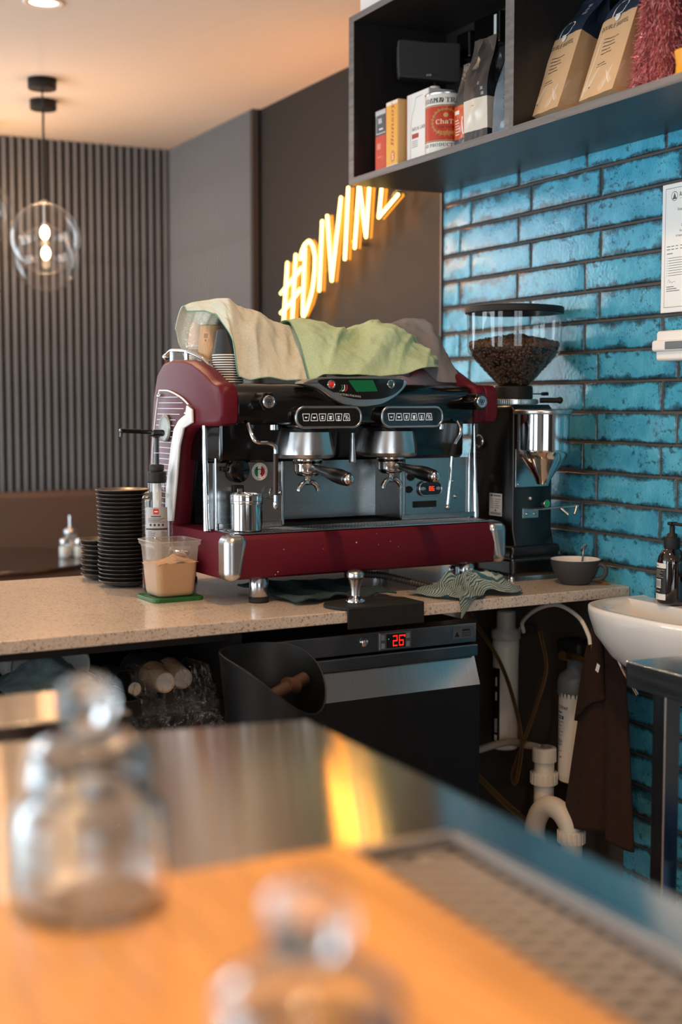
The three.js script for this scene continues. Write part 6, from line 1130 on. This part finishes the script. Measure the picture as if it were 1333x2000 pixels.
function shaker(x, z, fill, label) {
  const t = thing('table_shaker', label, 'shaker', [x, 0.7505, z], 0, 'glass shakers on the cafe table');
  mesh('glass_jar', lathe([[0, 0.0005], [0.02, 0.0005], [0.022, 0.003], [0.022, 0.045], [0.0185, 0.055], [0.0165, 0.058]], 24), shakerGlass, t);
  mesh('contents', lathe([[0, 0.002], [0.0205, 0.002], [0.0205, 0.042], [0, 0.044]], 24), std(fill, 0.8), t);
  mesh('metal_cap', lathe([[0.0185, 0.056], [0.0192, 0.058], [0.0192, 0.070], [0.015, 0.076], [0, 0.078]], 24), M.satin, t);
}
shaker(1.408, -5.115, 0xe2e2de, 'glass shaker with white salt on the cafe table');
shaker(1.462, -5.098, 0xcfcac2, 'glass shaker nearer the counter on the cafe table');
{
  const t = thing('sugar_pourer', 'glass sugar pourer with a tall metal spout on the cafe table', 'pourer', [1.448, 0.7505, -5.175], 0);
  mesh('glass_jar', lathe([[0, 0.0005], [0.026, 0.0005], [0.028, 0.004], [0.028, 0.08], [0.024, 0.092]], 28), shakerGlass, t);
  mesh('sugar', lathe([[0, 0.003], [0.026, 0.003], [0.026, 0.06], [0, 0.062]], 24), std(0xd8d4cc, 0.8), t);
  mesh('metal_cap', lathe([[0.025, 0.09], [0.026, 0.092], [0.026, 0.104], [0.012, 0.112], [0.0055, 0.116], [0.0055, 0.16], [0, 0.16]], 24), M.satin, t);
}

// ---------------------------------------------------------------- steel bench in the foreground
const waveBump = grey(512, 512, (u, v) => 0.5 + 0.7 * (periodic(u, v, 3, 2) - 0.5) + 0.35 * (periodic(u + 0.31, v, 7, 2) - 0.5));
waveBump.repeat.set(1.1, 1.1);
const benchSteel = phys({ color: 0xc6c2be, roughness: 0.135, metalness: 1, anisotropy: 0.92, anisotropyRotation: Math.PI / 2, bumpMap: waveBump, bumpScale: 0.0008 });
const BY = 0.95;
{
  const t = thing('service_bench', 'polished stainless steel service bench in the foreground', 'bench', [0.726, 0, -1.515], 0);
  const P = (x, z) => [x - 0.726, -(z + 1.515)];
  const top = poly([P(-0.75, -1.62), P(0.351, -1.574), P(0.726, -1.513), P(0.726, -0.42), P(-0.75, -0.42)]);
  const hole = new THREE.Path(); [[0.10, -1.03], [0.643, -1.03], [0.643, -0.50], [0.10, -0.50]].forEach(([x, z], i) => { const p = P(x, z); i ? hole.lineTo(...p) : hole.moveTo(...p); }); hole.closePath(); top.holes.push(hole);
  const g = ext(top, 0.034, 0.003, 3); g.rotateX(-Math.PI / 2); g.translate(0, BY - 0.037, 0);
  mesh('bench_top', metreUV(g), benchSteel, t);
  const R = (x0, x1, z0, z1, y0, y1) => bx(x0 - 0.726, x1 - 0.726, y0, y1, z0 + 1.515, z1 + 1.515, 0.0015);
  mesh('tray_rim', [R(0.10, 0.650, -1.040, -1.028, BY - 0.004, BY + 0.005), R(0.6405, 0.6525, -1.040, -0.50, BY - 0.004, BY + 0.005)], M.satin, t);
  mesh('tray_well', [R(0.10, 0.643, -1.03, -0.50, BY - 0.042, BY - 0.038)], M.darkSteel, t);
  for (const [x, z] of [[-0.70, -1.5], [0.66, -1.45], [-0.70, -0.48], [0.66, -0.48]]) mesh('leg', R(x, x + 0.04, z, z + 0.04, 0, BY - 0.038), M.steel, t);
  mesh('under_shelf', R(-0.69, 0.69, -1.44, -0.45, 0.28, 0.30), M.steel, t);
}
{
  // perforated drain strip let into the tray
  const t = thing('drain_grille', 'perforated steel drain strip beside the wooden board', 'drain grille', [0.586, BY - 0.012, -0.765], 0);
  const s = poly([[-0.054, -0.262], [0.054, -0.262], [0.054, 0.262], [-0.054, 0.262]]);
  for (let i = 0; i < 22; i++) for (let j = 0; j < 5; j++) { const x = -0.043 + j * 0.0215, z = -0.248 + i * 0.0235 + (j % 2) * 0.0117; if (z > 0.25) continue; const h = new THREE.Path(); h.absarc(x, z, 0.0078, 0, Math.PI * 2, true); s.holes.push(h); }
  const g = new THREE.ExtrudeGeometry(s, { depth: 0.004, bevelEnabled: false, curveSegments: 6 }); g.rotateX(-Math.PI / 2);
  mesh('perforated_plate', g, std(0xa8a19a, 0.45, 0.7), t);
  mesh('support_rail', [plainBox(-0.054, -0.051, -0.026, -0.0002, -0.262, 0.262), plainBox(0.051, 0.054, -0.026, -0.0002, -0.262, 0.262)], M.steel, t);
}
{
  const wood = dataTex(512, 512, (u, v, x, y) => { const st = Math.floor(u * 9), k = 0.92 + 0.12 * (hash2(st, 3) - 0.5) + 0.16 * (noise2(x * 0.35, y * 0.012 + st * 7) - 0.5) + 0.08 * (noise2(x * 0.9, y * 0.03) - 0.5); return [238 * k, 170 * k, 90 * k]; });
  const t = thing('wooden_board', 'honey coloured wooden board set into the steel bench', 'board', [0.316, BY - 0.012, -0.765], 0);
  mesh('board_slab', metreUV(at(rbox(0.428, 0.026, 0.522, 0.005, 3), 0, 0.013, 0), 2), phys({ map: wood, roughness: 0.32, clearcoat: 0.35, clearcoatRoughness: 0.15 }), t);
  for (const [x, z] of [[-0.2, -0.23], [0.2, -0.23], [-0.2, 0.23], [0.2, 0.23]]) mesh('board_foot', rod([x, -0.026, z], [x, 0.0005, z], 0.012), M.rubber, t);
}
// clear jars with knobbed lids
const jarGlass = phys({ color: 0xf8fcff, roughness: 0.04, transmission: 1, thickness: 0.004, ior: 1.52 });
function jar(x, y, z, k, label) {
  const t = thing('glass_jar', label, 'jar', [x, y, z], 0, 'clear jars with knobbed lids');
  mesh('jar_body', lathe([[0, 0.001], [0.058, 0.001], [0.064, 0.006], [0.066, 0.02], [0.066, 0.072], [0.062, 0.088], [0.052, 0.096], [0.050, 0.106], [0.0465, 0.106], [0.0475, 0.095], [0.057, 0.086], [0.0615, 0.071], [0.0615, 0.02], [0.059, 0.009], [0.054, 0.006], [0, 0.006]].map(([r, h]) => [r * k, h * k]), 48), jarGlass, t);
  const lid = mesh('jar_lid', lathe([[0.053, 0.104], [0.054, 0.112], [0.050, 0.136], [0.036, 0.146], [0.018, 0.15], [0.0, 0.152], [0, 0.148], [0.016, 0.146], [0.034, 0.142], [0.0465, 0.134], [0.050, 0.112], [0.0505, 0.104], [0.053, 0.104]].map(([r, h]) => [r * k, h * k]), 44), jarGlass, t);
  mesh('lid_knob', lathe([[0, 0.1525], [0.012, 0.153], [0.021, 0.16], [0.0245, 0.174], [0.022, 0.19], [0.012, 0.198], [0, 0.2]].map(([r, h]) => [r * k, h * k]), 32), phys({ color: 0xf4f8fb, roughness: 0.04, transmission: 1, thickness: 0.04, ior: 1.5 }), lid);
  return t;
}
jar(0.287, BY + 0.0145, -0.985, 0.90, 'clear glass jar with knobbed lid at the far left of the bench');
jar(0.262, BY + 0.0145, -0.545, 0.84, 'clear glass jar with knobbed lid nearest the camera');
{
  const t = thing('steel_ledge', 'narrow stainless steel ledge standing behind the foreground bench', 'ledge', [0.53, 0, -1.70], 0);
  mesh('ledge_top', metreUV(bx(-1.2, 0, 0.925, 0.957, -0.10, 0.075, 0.003)), benchSteel, t);
  for (const x of [-1.17, -0.06]) mesh('leg', bx(x, x + 0.035, 0, 0.925, -0.05, -0.015, 0.003), M.steel, t);
}

renderer.render(scene, camera);
